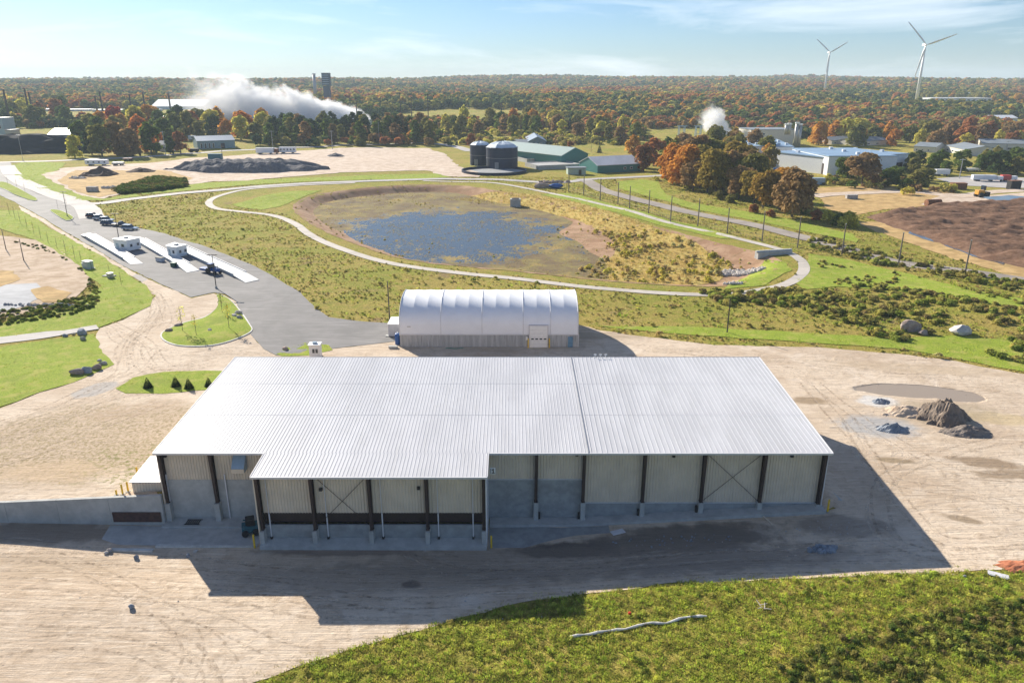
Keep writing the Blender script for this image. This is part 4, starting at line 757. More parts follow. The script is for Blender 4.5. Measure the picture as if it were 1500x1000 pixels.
# ------------------------------------------------------------------ scattering of what nobody could count
def tuft_mesh(name, seed, n, h, w, spread, mat, lean=.5):
    g = random.Random(seed); v = []; f = []
    for i in range(n):
        a = g.uniform(0, 2*PI); r = spread*math.sqrt(g.random()); x, y = math.cos(a)*r, math.sin(a)*r; hh = h*g.uniform(.55,1.1)*(1-.35*r/spread); b = g.uniform(0, 2*PI); dx, dy = math.cos(b)*w, math.sin(b)*w
        lx, ly = x*lean/spread*hh+g.uniform(-.2,.2)*hh, y*lean/spread*hh+g.uniform(-.2,.2)*hh; k = len(v)
        v += [(x-dx,y-dy,-.05),(x+dx,y+dy,-.05),(x+lx*.5+dx*.9,y+ly*.5+dy*.9,hh*.6),(x+lx*.5-dx*.9,y+ly*.5-dy*.9,hh*.6),(x+lx,y+ly,hh)]; f += [(k,k+1,k+2,k+3),(k+3,k+2,k+4)]
    me = bpy.data.meshes.new(name); me.from_pydata(v, [], f); me.materials.append(mat); o = bpy.data.objects.new(name, me); return o
def bush_obj(name, seed, n, leaf, mat, h=1., r=.9):
    g = random.Random(seed); lb = [(0,0,h*.4,r*.7,h*.5)]+[(g.uniform(-.5,.5)*r, g.uniform(-.5,.5)*r, h*g.uniform(.25,.6), r*.45, h*.4) for _ in range(4)]; return bpy.data.objects.new(name, leaves_mesh(name, seed, lb, n, leaf, mat))
def gn_scatter(name, pts, objs, label=None, group=None):
    """pts: array x,y,z,scale,index"""
    me = bpy.data.meshes.new(name); me.vertices.add(len(pts)); me.vertices.foreach_set('co', pts[:,:3].astype(np.float32).ravel()); me.update()
    a = me.attributes.new('scl', 'FLOAT_VECTOR', 'POINT'); s = pts[:,3]; sv = np.stack([s*RNG.uniform(.85,1.2,len(s)), s*RNG.uniform(.85,1.2,len(s)), s*RNG.uniform(.8,1.2,len(s))], 1); a.data.foreach_set('vector', sv.astype(np.float32).ravel())
    a = me.attributes.new('rot', 'FLOAT_VECTOR', 'POINT'); rv = np.zeros((len(pts),3)); rv[:,2] = RNG.random(len(pts))*2*PI; rv[:,:2] = RNG.normal(size=(len(pts),2))*.06; a.data.foreach_set('vector', rv.astype(np.float32).ravel())
    a = me.attributes.new('pick', 'INT', 'POINT'); a.data.foreach_set('value', pts[:,4].astype(np.int32))
    o = link(name, me); o['kind'] = 'stuff'
    if label: o['label'] = label
    c = bpy.data.collections.new(name+'_kinds')
    for k, q in enumerate(objs): q.name = '%03d_%s' % (k, q.name); c.objects.link(q)
    t = bpy.data.node_groups.new(name+'_scatter', 'GeometryNodeTree'); t.interface.new_socket('Geometry', in_out='INPUT', socket_type='NodeSocketGeometry'); t.interface.new_socket('Geometry', in_out='OUTPUT', socket_type='NodeSocketGeometry')
    N = t.nodes.new; gi = N('NodeGroupInput'); go = N('NodeGroupOutput'); ip = N('GeometryNodeInstanceOnPoints'); ci = N('GeometryNodeCollectionInfo'); ci.inputs[0].default_value = c; ci.inputs[1].default_value = True; ci.inputs[2].default_value = True
    def na(nm, ty): q = N('GeometryNodeInputNamedAttribute'); q.data_type = ty; q.inputs[0].default_value = nm; return q.outputs[0]
    ip.inputs['Pick Instance'].default_value = True; Lk = t.links.new; er = N('FunctionNodeEulerToRotation')
    Lk(gi.outputs[0], ip.inputs['Points']); Lk(ci.outputs[0], ip.inputs['Instance']); Lk(na('pick','INT'), ip.inputs['Instance Index']); Lk(na('rot','FLOAT_VECTOR'), er.inputs[0]); Lk(er.outputs[0], ip.inputs['Rotation']); Lk(na('scl','FLOAT_VECTOR'), ip.inputs['Scale']); Lk(ip.outputs[0], go.inputs[0])
    m = o.modifiers.new('scatter', 'NODES'); m.node_group = t; return o
def cloud(poly, dens, excl=(), mask=None, zf=T, s=(.7,1.3), nk=3, zoff=0.):
    ar = np.array([tuple(p[:2]) for p in poly]); x0, y0 = ar.min(0); x1, y1 = ar.max(0); n = int((x1-x0)*(y1-y0)*dens)
    x = RNG.uniform(x0, x1, n); y = RNG.uniform(y0, y1, n); ok = inpoly(x, y, ar)
    if mask is not None: ok &= mask(x, y)
    x, y = x[ok], y[ok]
    for e in excl: 
        k = ~inpoly(x, y, e); x, y = x[k], y[k]
    z = zf(x, y)+zoff; sc = RNG.uniform(*s, len(x)); return np.stack([x, y, z, sc, RNG.integers(0, nk, len(x))], 1)
# foreground
FGP = [Vector(p) for p in fr[3:]]; FG = [tuple(A(300,1050)[:2]), (-40,38), (90,38), (140,70)]+[tuple(p) for p in fr[3:15]][::-1]
t1 = [tuft_mesh('tuft', i, 18, .30, .03, .32, m, 1.2) for i, m in enumerate([LUSH, LUSH, TUFTY, TUFT])]
p1 = cloud([Vector(p) for p in FG], 9, s=(.55,1.25), nk=4, mask=lambda x, y: vnoise(x, y, 2.2, 41)*.6+vnoise(x, y, .8, 42)*.4 > .22)
gn_scatter('foreground_grass', p1, t1, 'tall yellow green grass at the bottom of the scene')
SHR = [A(*p) for p in [(1130,985),(1180,955),(1260,925),(1380,895),(1500,872),(1600,860),(1600,1010),(1500,960),(1420,975),(1300,1010),(1150,1030)]]
b1 = [bush_obj('weed', i, 150, .17, m, .8, .7) for i, m in enumerate([WEEDB, LM['green'], TUFT, LM['olive']])]
b1 += [tuft_mesh('weed', 300+i, 22, .95, .03, .5, m, .6) for i, m in enumerate([TUFT, WEEDB, LM['dark'], TUFTY])]
gn_scatter('dark_weeds', cloud(SHR, 5.5, s=(.35,.8), nk=8, mask=lambda x, y: vnoise(x, y, 3, 43)*.5+vnoise(x, y, 1, 143)*.5 > .33), b1, 'dark tangled weeds in the bottom right corner')
gn_scatter('foreground_weeds', cloud([Vector(p) for p in FG], .22, s=(.35,.8), nk=4), [bush_obj('weed', 20+i, 90, .13, m, .7, .6) for i, m in enumerate([LUSH, LUSH, TUFT, TUFTY])], 'scattered leafy weeds among the foreground grass')
gn_scatter('yard_weeds', np.concatenate([cloud([Vector(p) for p in ((-80,86),(-46,86),(-46,118),(-68,122),(-84,108))], .55, s=(.3,.7), nk=4, mask=lambda x, y: vnoise(x, y, 5, 44)+vnoise(x,y,1.5,45)*.5 > .78),
    cloud([A(*p) for p in [(330,1000),(480,945),(640,905),(780,868),(868,858),(1000,845),(1380,830),(1500,826),(1500,838),(1200,852),(870,875),(640,925),(430,985)]], 4, s=(.3,.8), nk=4, mask=lambda x, y: vnoise(x, y, 2, 46) > .5)]),
    [tuft_mesh('tuft', 30+i, 9, .3, .03, .3, m, .8) for i, m in enumerate([TUFTY, STALK, STALK, TUFT])], 'sparse dry weeds growing on the sandy yard')
# middle fields
EX = [np.array([tuple(p[:2]) for p in q]) if not isinstance(q, np.ndarray) else q for q in COVERS]
INN = np.array([tuple(p[:2]) for p in INNER]); EXN = [e for e in EX if not (e.shape == INN.shape)]
FLD = [Vector(p) for p in ((-140,128),(-100,128),(-30,132),(-24,166),(16,166),(17,140),(45,134),(75,124),(110,112),(135,118),(170,180),(190,330),(120,420),(-20,440),(-190,420),(-200,330),(-150,250),(-140,180))]
brush = [bush_obj('brush', 60+i, 110, .26, m, 1.0, .95) for i, m in enumerate([TUFTY, TUFTY, TUFT, STALK])]+[tuft_mesh('brush', 260+i, 16, 1.3, .09, .8, m, .8) for i, m in enumerate([TUFTY, LUSH, STALK])]
lawnx = [np.array([tuple(p[:2]) for p in q]) for q in LAWNP]
EXF = [e for e in EX if e[:,1].max() > 100]
def notin(es):
    def f(x, y):
        k = np.ones(x.shape, bool)
        for e in es: k &= ~inpoly(x, y, e)
        return k
    return f
out_ok = notin([np.array([tuple(p[:2]) for p in e]) for e in EXF]+[np.array([tuple(p[:2]) for p in BASIN])*1.0])
gn_scatter('field_brush', np.concatenate([cloud(FLD, .7, s=(.16,.46), nk=7, mask=lambda x, y: (vnoise(x, y, 9, 47)*.5+vnoise(x, y, 2.5, 48)*.5 > .38) & out_ok(x, y)),
    cloud(FLD, .012, s=(.6,1.1), nk=7, mask=lambda x, y: (vnoise(x, y, 14, 49) > .5) & out_ok(x, y))]), brush, 'rough weeds and brush on the slopes around the basin')
RB = [A(*p) for p in [(1190,428),(1240,418),(1340,425),(1430,440),(1560,460),(1560,560),(1500,535),(1400,508),(1300,498),(1200,470),(1170,450)]]
gn_scatter('slope_shrubs', np.concatenate([cloud([A(*p) for p in [(1190,380),(1330,402),(1500,437),(1560,450),(1560,470),(1400,445),(1230,424)]], .2, s=(.25,1.0), nk=5, mask=lambda x, y: vnoise(x, y, 7, 57) > .42), cloud(RB, .30, s=(.45,1.4), nk=5, mask=lambda x, y: vnoise(x, y, 8, 51)*.6+vnoise(x, y, 3, 151)*.4 > .42), cloud([A(*p) for p in [(1020,430),(1060,426),(1180,425),(1230,440),(1150,450),(1060,448)]], .3, s=(.6,1.6), nk=5), cloud([A(*p) for p in [(1190,345),(1300,375),(1500,415),(1500,430),(1380,405),(1260,385),(1180,362)]], .25, s=(.5,1.5), nk=5, mask=lambda x, y: vnoise(x, y, 6, 52) > .35)]),
    [bush_obj('shrub', 80+i, 190, .27, m, 1.0, 1.0) for i, m in enumerate([TUFTY, TUFT, WEEDB, TUFT, TUFTY])], 'rounded olive shrubs on the slope at right')
# marsh
WP = [A(px,py,z=WATER_Z) for px,py in [(492,325),(560,296),(700,288),(800,300),(900,345),(905,370),(860,395),(740,400),(600,384),(520,352)]]
reeds = [tuft_mesh('reed', 100+i, 9, .8, .035, .35, m, .4) for i, m in enumerate([STALK, TUFTY, LM['brown'], STALK, LM['gold']])]
def reedmask(x, y): return (vnoise(x, y, 9, 53)*.45+vnoise(x, y, 3, 54)*.55) > .52
gn_scatter('marsh_reeds', np.concatenate([cloud(INNER, .75, s=(.25,.6), nk=4, zf=lambda x, y: np.maximum(T(x, y), WATER_Z), mask=lambda x, y: reedmask(x, y) & (T(x, y) < -1.9)), cloud(REEDP, .8, s=(.6,1.5), nk=5)]), reeds, 'dry reeds standing in and around the marsh')
gn_scatter('basin_brush', np.concatenate([cloud([A(px,py,z=-2.6) for px,py in [(860,340),(960,345),(1060,380),(1075,395),(1040,415),(960,418),(880,412),(830,400),(900,370)]], .16, s=(.6,1.5), nk=4, mask=lambda x, y: vnoise(x, y, 7, 55) > .4), cloud(INNER, .03, s=(.3,.8), nk=4, mask=lambda x, y: vnoise(x, y, 10, 56) > .45)]),
    [bush_obj('brush', 120+i, 110, .25, m, 1.1, .8) for i, m in enumerate([LM['yellow'], STALK, STALK, LM['yellow']])], 'golden brush in the dry end of the basin')
# hedge like brush strips
gn_scatter('hedge_brush', np.concatenate([cloud([A(*p) for p in [(0,455),(60,450),(110,437),(150,430),(140,450),(100,463),(50,470),(0,478),(-60,480),(-60,462)]], 1.0, s=(.35,.8), nk=3), cloud([A(*p) for p in [(20,355),(60,360),(120,395),(150,430),(130,440),(125,400),(80,372)]], .6, s=(.3,.7), nk=3),
    cloud([A(*p) for p in [(205,268),(230,262),(270,266),(272,274),(230,280),(180,285),(170,280)]], .5, s=(1.5,2.6), nk=2, zoff=0)]), [bush_obj('brush', 140+i, 170, .24, m, 1.0, 1.0) for i, m in enumerate([LM['green'], WEEDB, TUFT])], 'dark brush banks beside the lots at left')
# far woods
FM = {'green': leaf_mat('far_green', [(0.146,0.207,0.049),(0.207,0.256,0.061),(0.122,0.183,0.061)],.4), 'dark': leaf_mat('far_dark_green', [(0.061,0.104,0.043),(0.091,0.134,0.055)],.3), 'olive': leaf_mat('far_olive', [(0.293,0.281,0.073),(0.366,0.317,0.098),(0.232,0.244,0.073)],.4), 'yellow': leaf_mat('far_yellow', [(0.620,0.537,0.110),(0.610,0.512,0.122)],.4),
 'orange': leaf_mat('far_orange', [(0.620,0.293,0.061),(0.620,0.403,0.085),(0.561,0.232,0.061)],.4), 'rust': leaf_mat('far_rust', [(0.439,0.183,0.073),(0.537,0.232,0.098),(0.366,0.159,0.073)],.4), 'brown': leaf_mat('far_brown', [(0.366,0.244,0.110),(0.439,0.293,0.134),(0.305,0.207,0.098)],.4)}
def wood(name, n, y0, y1, label, mats, s0, s1, holes, xmax=.74, seed=0):
    g = RNG; y = np.exp(g.uniform(math.log(y0), math.log(y1), n)*1.0); y = y0*(y1/y0)**(g.random(n)**.72); x = g.uniform(-xmax, xmax, n)*y
    k = np.ones(n, bool)
    for hx, hy, rx, ry in holes: k &= ((x-hx)/rx)**2+((y-hy)/ry)**2 > 1
    k &= (vnoise(x, y, 260, 91) < .80) | (y > 2600); k &= (vnoise(x*.35, y, 90, 92) < .93) | (y > 2200)
    x, y = x[k], y[k]; z = T0(x, y)-1; sc = g.uniform(s0, s1, len(x))*np.interp(y, [600,1500,3500], [.85,1.15,1.9])
    cf = vnoise(x, y, 90, 61+seed)*.5+vnoise(x, y, 260, 62+seed)*.5+g.normal(size=len(x))*.085; idx = np.clip((cf-.22)/.56*len(mats), 0, len(mats)-1).astype(int)
    me = [bpy.data.objects.new('tree', leaves_mesh('tree', 200+i+seed, lobes_for(60+i, 9, 5.0, 5, .1), 150, 2.2, FM[m], .9)) for i, m in enumerate(mats)]
    return gn_scatter(name, np.stack([x, y, z, sc, idx], 1), me, label)
HOLES = []
# ------------------------------------------------------------------ buildings of the middle and far distance
CREAM = mk('cream_wall', (.62,.58,.50), .7, 0, .08); PWHITE = mk('pale_wall', (.68,.70,.72), .6, 0, .06); TEALW = mk('teal_wall_metal', (.05,.20,.19), .5, 0, .12); PGREEN = mk('pale_green_wall', (.40,.48,.40), .6, 0, .1)
GREENROOF = mk('green_grey_roof', (.34,.42,.38), .5, 0, .1); BLUEROOF = mk('blue_grey_roof', (.16,.22,.30), .5, 0, .1, .1); BLUER2 = mk('blue_flat_roof', (.22,.33,.46), .6, 0, .12, .08); GREYROOF = mk('grey_roof', (.22,.25,.27), .6, 0, .12, .2)
NAVY = mk('navy_tank_steel', (.012,.024,.055), .5, 0, .2, .3); DOMEM = mk('pale_dome_panels', (.55,.62,.68), .45, 0, .1, .4)
def hall(label, cat, L, Rr, hpx, depth, wm, rm, rise=0., axis='x', name='industrial_building', group=None, over=.4, wins=(), doors=(), flat=False):
    """front wall from pixel L to pixel R on the ground; windows and doors as (u0,u1,v0,v1) fractions of the front"""
    a = A(*L); b = A(*Rr); w = (b-a).length; ang = math.atan2(b.y-a.y, b.x-a.x); a.z = min(a.z, b.z)-.3; h = hpx*SZ(a); t = thing(name, label, cat, a, ang, group)
    B = MB().box(0, w, 0, depth, -1.5, h)
    if axis == 'x' and rise: B.add([(0,0,h),(0,depth,h),(0,depth/2,h+rise),(w,0,h),(w,depth,h),(w,depth/2,h+rise)], [(0,1,2),(3,5,4)])
    if axis == 'y' and rise: B.add([(0,0,h),(w,0,h),(w/2,0,h+rise),(0,depth,h),(w,depth,h),(w/2,depth,h+rise)], [(0,1,2),(3,5,4)])
    B.build('wall', wm, t); o = over; e = .35
    if not rise: MB().box(-o, w+o, -o, depth+o, h+.01, h+.5).build('roof', rm, t)
    elif axis == 'x':
        m = depth/2
        for s in (0, 1):
            y0 = -o if not s else depth+o; MB().hexa([(-o,y0,h-o*rise/m+.02),(w+o,y0,h-o*rise/m+.02),(w+o,m,h+rise+.02),(-o,m,h+rise+.02)], [(-o,y0,h+e-o*rise/m),(w+o,y0,h+e-o*rise/m),(w+o,m,h+rise+e),(-o,m,h+rise+e)]).build('roof_slope', rm, t)
    else:
        m = w/2
        for s in (0, 1):
            x0 = -o if not s else w+o; MB().hexa([(x0,-o,h-o*rise/m+.02),(m,-o,h+rise+.02),(m,depth+o,h+rise+.02),(x0,depth+o,h-o*rise/m+.02)], [(x0,-o,h+e-o*rise/m),(m,-o,h+rise+e),(m,depth+o,h+rise+e),(x0,depth+o,h+e-o*rise/m)]).build('roof_slope', rm, t)
    for u0, u1, v0, v1 in wins:
        f = MB().box(u0*w, u1*w, -.12, -.02, v0*h, v1*h).build('window', WHITE, t); q = min(.2, (u1-u0)*w*.12); MB().box(u0*w+q, u1*w-q, -.2, -.13, v0*h+q, v1*h-q).build('pane', GLASS, f)
    for u0, u1, v0, v1 in doors: MB().box(u0*w, u1*w, -.12, -.02, v0*h, v1*h).build('door', STEEL, t)
    t['w'] = w; t['h'] = h; return t, w, h
def row(n, u0, u1, f, v0, v1): return [(u0+(u1-u0)*i/n, u0+(u1-u0)*(i+f)/n, v0, v1) for i in range(n)]
# treatment plant
def tank(px, py, wpx, hpx, label):
    p = A(px, py); s = SZ(p); r = wpx*s/2; h = hpx*s; p.y += r; t = thing('storage_tank', label, 'tank', p, 0, 'round navy tanks with pale domes'); n = 6
    for k in range(n): MB().lathe([(r,k*h/n+.04),(r,(k+1)*h/n-.04)], n=40).build('shell_ring', NAVY, t, True); 
    for k in range(n+1): MB().lathe([(r,k*h/n-.06),(r+.12,k*h/n-.06),(r+.12,k*h/n+.06),(r,k*h/n+.06)], n=40).build('band', GALV if k in (0,3) else NAVY, t)
    b = MB(); m = 16; z = [(r*1.02, h), (r*.75, h+r*.2), (r*.4, h+r*.32), (.01, h+r*.36)]
    for i in range(m):
        v = []
        for q in (i, i+1):
            for rr, zz in z: v.append((rr*math.cos(2*PI*q/m), rr*math.sin(2*PI*q/m), zz-(.0 if q % 2 else .35)))
        d = MB().add(v, [(k, 4+k, 5+k, 1+k) for k in range(3)]); d.build('dome_panel', DOMEM, t)
    for q in range(-2, 2): MB().box(-r*.2+q*.6-1, -r*.2+q*.6-.7, -r-.3, -r-.12, 0, h*.33).build('ladder_rail', GALV, t)
    return p, r
pa, ra = tank(735, 248, 47, 30, 'front navy round tank with a pale faceted dome'); pb, rb = tank(703, 243, 30, 29, 'rear navy round tank partly behind the front one')
pd = A(723, 256); s = SZ(pd); t = thing('containment_wall', 'low dark round containment wall around both navy tanks', 'wall', (pd.x, pd.y+14, pd.z)); MB().lathe([(49*s,-1),(49*s,1.6),(49*s-.5,1.6),(49*s-.5,.2)], n=56).build('ring_wall', NAVY, t); MB().lathe([(0,.25),(49*s-.4,.25)], n=56).build('floor', CONCD, t)
hall('teal green hall with long pale roof behind the concrete basins', 'hall', (822,243), (861,240), 15, 75, TEALW, GREENROOF, 4.5, 'y', doors=[(.78,.92,0,.5)])
hall('small teal shed with pale roof right of the basins', 'shed', (875,254), (938,251), 12, 22, TEALW, ROOFM, 4, 'x', wins=row(2,.6,.9,.4,.4,.7)); 
hall('tiny pale shed on the grass before the basins', 'shed', (832,256), (858,256), 10, 6, PGREEN, GREYROOF, 0, doors=[(.6,.75,0,.8)])
hall('dark roofed house behind the green hall', 'house', (774,216), (800,216), 9, 50, BLUE and mk('slate_wall', (.12,.18,.22), .6), BLUEROOF, 3.5, 'y', name='house', wins=row(3,.1,.9,.5,.3,.8))
hall('long white walled wing left of the dark roofed house', 'house', (746,214), (773,215), 6, 14, PWHITE, GREYROOF, 2, 'x', name='house', wins=row(5,.05,.95,.5,.3,.75))
for i, (l, r_, lab) in enumerate([((789,249),(850,247),'front long concrete treatment basin'),((772,239),(822,237),'middle concrete treatment basin with brown water'),((764,231),(790,230),'rear concrete treatment basin')]):
    a = A(*l); b = A(*r_); w = (b-a).length; t = thing('treatment_basin', lab, 'basin', a, math.atan2(b.y-a.y, b.x-a.x)); D = 22; MB().box(0,w,0,.6,-.5,2.6).build('wall', CONC, t); MB().box(0,w,D-.6,D,-.5,2.6).build('wall', CONC, t); MB().box(0,.6,.62,D-.62,-.5,2.6).build('wall', CONC, t); MB().box(w-.6,w,.62,D-.62,-.5,2.6).build('wall', CONC, t)
    MB().box(.62,w-.62,.62,D-.62,0,.9 if i else 2.1).build('water', mk('basin_water' if i else 'basin_cover', (.13,.09,.07) if i else (.48,.46,.42), .5), t)
for px, py, lab in [(1305,0,''),]: pass
# factory on the right
def mrow(t, w, h, n, d, z):
    for i in range(n): MB().box(w*(i+.5)/n-.9, w*(i+.5)/n+.9, d, d+2, z, z+1.3).build('roof_unit', PWHITE, t)
t, w, h = hall('white factory block with blue grey roof and dark loading door', 'factory', (1212,256), (1327,248), 24, 46, PWHITE, BLUER2, 0, doors=[(.86,.94,.15,.5)], name='factory'); mrow(t, w, h, 6, 14, h+.5); mrow(t, w, h, 4, 32, h+.5)
a = A(1160,244); t, w, h = hall('white factory wing with tall dark loading doors and roller shutters', 'factory', (1158,243), (1211,257), 25, 40, PWHITE, BLUER2, 0, doors=[(.32,.48,.0,.85),(.80,.9,0,.6)], name='factory')
MB().box(.16*w,.3*w,-.2,-.04,0,.85*h).build('roller_shutter', WHITE, t); MB().box(.6*w,.66*w,-.2,-.04,.1*h,.55*h).build('roller_shutter', CREAM, t); mrow(t, w, h, 3, 20, h+.5)
t, w, h = hall('long low white factory wing with a pale blue roof behind the tree belt', 'factory', (1060,236), (1160,238), 22, 70, PWHITE, BLUER2, 0, name='factory'); mrow(t, w, h, 9, 12, h+.5); mrow(t, w, h, 7, 40, h+.5)
t, w, h = hall('tall cream factory block with two small dark windows', 'factory', (1098,214), (1161,213), 23, 30, CREAM, GREYROOF, 0, name='factory', wins=[(.13,.19,.68,.82),(.27,.33,.68,.82)])
for i, (px, hp) in enumerate([(1149,24),(1153,25),(1164,35),(1169,33)]):
    p = A(px, 216); s = SZ(p); st = thing('exhaust_stack', ['short pale stack left on the cream block','short pale stack right on the cream block','tall pale stack beside the cream block, left one','tall pale stack beside the cream block, right one'][i], 'chimney', p, 0, 'pale exhaust stacks'); b0 = 20*s if i < 2 else 0
    MB().tube((0,0,b0-1),(0,0,b0+hp*s*(.55 if i < 2 else 1)), 1.5, 1.4, 14).build('flue', GALV, st, True); MB().tube((0,0,b0+hp*s*(.55 if i < 2 else 1)-1),(0,0,b0+hp*s*(.55 if i < 2 else 1)+.2), 1.8, n=14).build('rim', WHITE, st)
for i, (px, w_) in enumerate([(998,8),(1022,7)]):
    p = A(px, 212); s = SZ(p); t = thing('pylon_frame', ['left lattice frame of the substation behind the tree belt','right lattice frame of the substation near the steam'][i], 'pylon', p); W_ = w_*s; H_ = 26*s
    for x in (-W_/2, W_/2):
        for y in (0, W_): MB().box(x-.25,x+.25,y-.25,y+.25,0,H_).build('post', LTBLUE, t)
    for k in range(5):
        z = H_*(k+1)/5; MB().box(-W_/2,W_/2,-.2,.2,z-.3,z).build('cross_beam', LTBLUE, t)
    MB().box(-W_/2-3*s,W_/2+3*s,-.3,.3,H_-.1,H_+.5).build('top_beam', LTBLUE, t)
for L, Rr, hp, d, lab in [((1218,212),(1252,210),6,16,'low pale shed behind the factory roof, left of two'),((1252,214),(1300,212),7,18,'low pale shed behind the factory roof, right of two'),((1338,222),(1370,224),8,22,'cream shed left of the far white sheds'),((1384,222),(1412,228),9,26,'cream walled shed with grey roof right of the tree row'),((1437,222),(1540,224),12,24,'long pale warehouse at the right edge behind the trees')]:
    hall(lab, 'shed', L, Rr, hp, d, CREAM, GREYROOF, 2.5, 'x', group='pale sheds behind the trees', wins=row(3,.1,.9,.3,.3,.6))
# left: house, blue building, slope buildings
hall('grey blue building with pale columns and a low roof beside the long road', 'building', (290,219), (345,217), 12, 26, mk('teal_grey_wall', (.22,.31,.33), .6), BLUEROOF, 3, 'x', name='office_building', wins=row(4,.08,.5,.5,.1,.75), doors=[(.62,.72,0,.7)])
hall('small white house with porch between the trees by the long road', 'house', (233,222), (252,222), 10, 9, WHITE, GREYROOF, 2.5, 'x', name='house', wins=row(3,.1,.9,.5,.35,.75))
t, w, h = hall('shed with a bright white roof above the dark slope', 'shed', (71,204), (113,204), 7, 34, GREYROOF, ROOFM, 4.5, 'x')
tag(t, 'shed with a bright white roof above the dark slope'); 
hall('pale grey tower like plant building at the left edge', 'plant building', (-4,204), (9,204), 30, 14, LTBLUE, GREYROOF, 0, name='plant_building', wins=row(2,.2,.9,.5,.5,.7))
hall('lower pale plant block beside the tower like building', 'plant building', (10,206), (19,206), 15, 12, GALV, GREYROOF, 0, name='plant_building')
p0 = A(0,236); MD = MB()
pm = [A(-60,236),A(60,232),A(108,229),A(104,208),A(60,203),A(-60,203)]
def hump(name, label, cat, cen, rx, ry, h, mat, rough=.25, seed=0, kind=None, power=1.6, rot=0., n=26, flat=.0):
    """a heap of loose material, higher in the middle"""
    v = []; f = []; g = RNG
    for i in range(n+1):
        for j in range(n+1):
            u, w_ = i/n*2-1, j/n*2-1; x, y = u*rx*1.1, w_*ry*1.1; r = math.hypot(u*1.1, w_*1.1); r += (float(vnoise(u*5, w_*5, 1.1, seed))-.5)*.45
            k = max(0, 1-max(0, r-flat)/(1-flat))**power; z = h*k*(1+rough*(float(vnoise(u*9, w_*9, 1, seed+3))-.5)*2)+(float(vnoise(u*26, w_*26, 1, seed+4))-.5)*h*.10*(k > .02)-.12*(r > 1.0)
            c, s_ = math.cos(rot), math.sin(rot); X, Y = x*c-y*s_, x*s_+y*c; v.append((X, Y, z+Tz(cen.x+X, cen.y+Y)-cen.z-.03))
    for i in range(n):
        for j in range(n): a = i*(n+1)+j; f.append((a, a+n+1, a+n+2, a+1))
    me = bpy.data.meshes.new(name); me.from_pydata(v, [], f); me.materials.append(mat); me.polygons.foreach_set('use_smooth', [False]*len(f)); o = link(name, me, None, cen); return tag(o, label, cat, None, kind)
DGREY = dirt_mat('dark_grey_stone', (.13,.125,.13), (.20,.19,.19), (.30,.28,.26), .6); DBROWN = dirt_mat('dark_earth', (.10,.07,.055), (.17,.12,.09), (.24,.18,.13), .7); BLUEST = dirt_mat('blue_grey_stone', (.20,.23,.27), (.32,.35,.39), (.42,.43,.45), .9); GREYEARTH = dirt_mat('grey_brown_earth', (.20,.165,.14), (.29,.245,.21), (.13,.11,.1), .7); NEARBLK = dirt_mat('black_material', (.018,.022,.03), (.03,.035,.045), (.05,.05,.06), .1)
c = A(30, 222); hump('stockpile', 'long nearly black stockpile slope at the left edge below the white shed', 'stockpile', c, 70, 24, 12.5, NEARBLK, .06, 3, None, 1.0, 0, 24, .35)
def gravel_pile():
    c = A(362, 248); s = SZ(c); o = hump('gravel_stockpile', 'long grey gravel stockpile with a flat ribbed top on the dirt lot', 'gravel pile', c, 46, 19, 5.6, DGREY, .04, 5, None, .75, .02, 60, .5)
    for v in o.data.vertices:
        if v.co.z > .8+Tz(c.x+v.co.x, c.y+v.co.y)-c.z: v.co.z += .4*math.sin(v.co.x*.95+v.co.y*.35)*(v.co.x < 26)
gravel_pile()
for px, py, rx, ry, h, m, lab, sd in [(148,257,30,14,13,DBROWN,'dark brown earth heap beside the debris on the dirt lot',11),(207,252,24,10,7,DBROWN,'low brown earth heap right of the dark one on the dirt lot',12),(492,229,14,8,5,DGREY,'small grey heap on the far side of the dirt lot',13),(1380,612,38,22,36,dirt_mat('brown_grey_earth', (.20,.155,.12), (.30,.24,.19), (.13,.10,.08), .7),'largest grey brown earth heap with a steep dark side on the right yard',14),(1415,634,38,13,13,GREYEARTH,'low earth heap in front of the largest heap on the right yard',15),(1330,604,44,14,12,DIRT,'pale flattened earth mound left of the largest heap',16),(1307,629,26,9,12,BLUEST,'small blue grey stone heap on the right yard',17),(1290,589,15,6,7,BLUEST,'flat pale grey stone heap behind the blue grey one',18)]:
    c = A(px, py); s = SZ(c); hump('earth_heap', lab, 'earth heap', c, rx*s, ry*s*1.6, h*s*1.0, m, .10, sd, None, 1.05, 0, 30 if py > 500 else 18)
c = A(228, 275); 
# stones
def stone_mesh(seed, d=2):
    bm = bmesh.new(); bmesh.ops.create_icosphere(bm, subdivisions=d, radius=1); g = random.Random(seed); pl = [(Vector((g.gauss(0,1), g.gauss(0,1), g.gauss(0,1))).normalized(), g.uniform(.55,.85)) for _ in range(8)]
    for v in bm.verts:
        for n_, dd in pl:
            q = v.co.dot(n_)
            if q > dd: v.co -= n_*(q-dd)
        v.co *= 1+g.uniform(-.04,.04)
    me = bpy.data.meshes.new('stone'); bm.to_mesh(me); bm.free(); return me
STM = [stone_mesh(i) for i in range(6)]; STS = [stone_mesh(10+i, 1) for i in range(5)]
GRAN = dirt_mat('grey_granite', (.36,.34,.33), (.50,.48,.46), (.22,.2,.19), 1.2); GRANP = dirt_mat('pale_granite', (.52,.47,.42), (.64,.59,.53), (.34,.29,.25), 1.0); GRANB = dirt_mat('brown_granite', (.33,.25,.21), (.45,.36,.31), (.2,.16,.14), 1.0); SLATE = dirt_mat('blue_granite', (.25,.28,.33), (.36,.39,.43), (.16,.17,.2), 1.0)
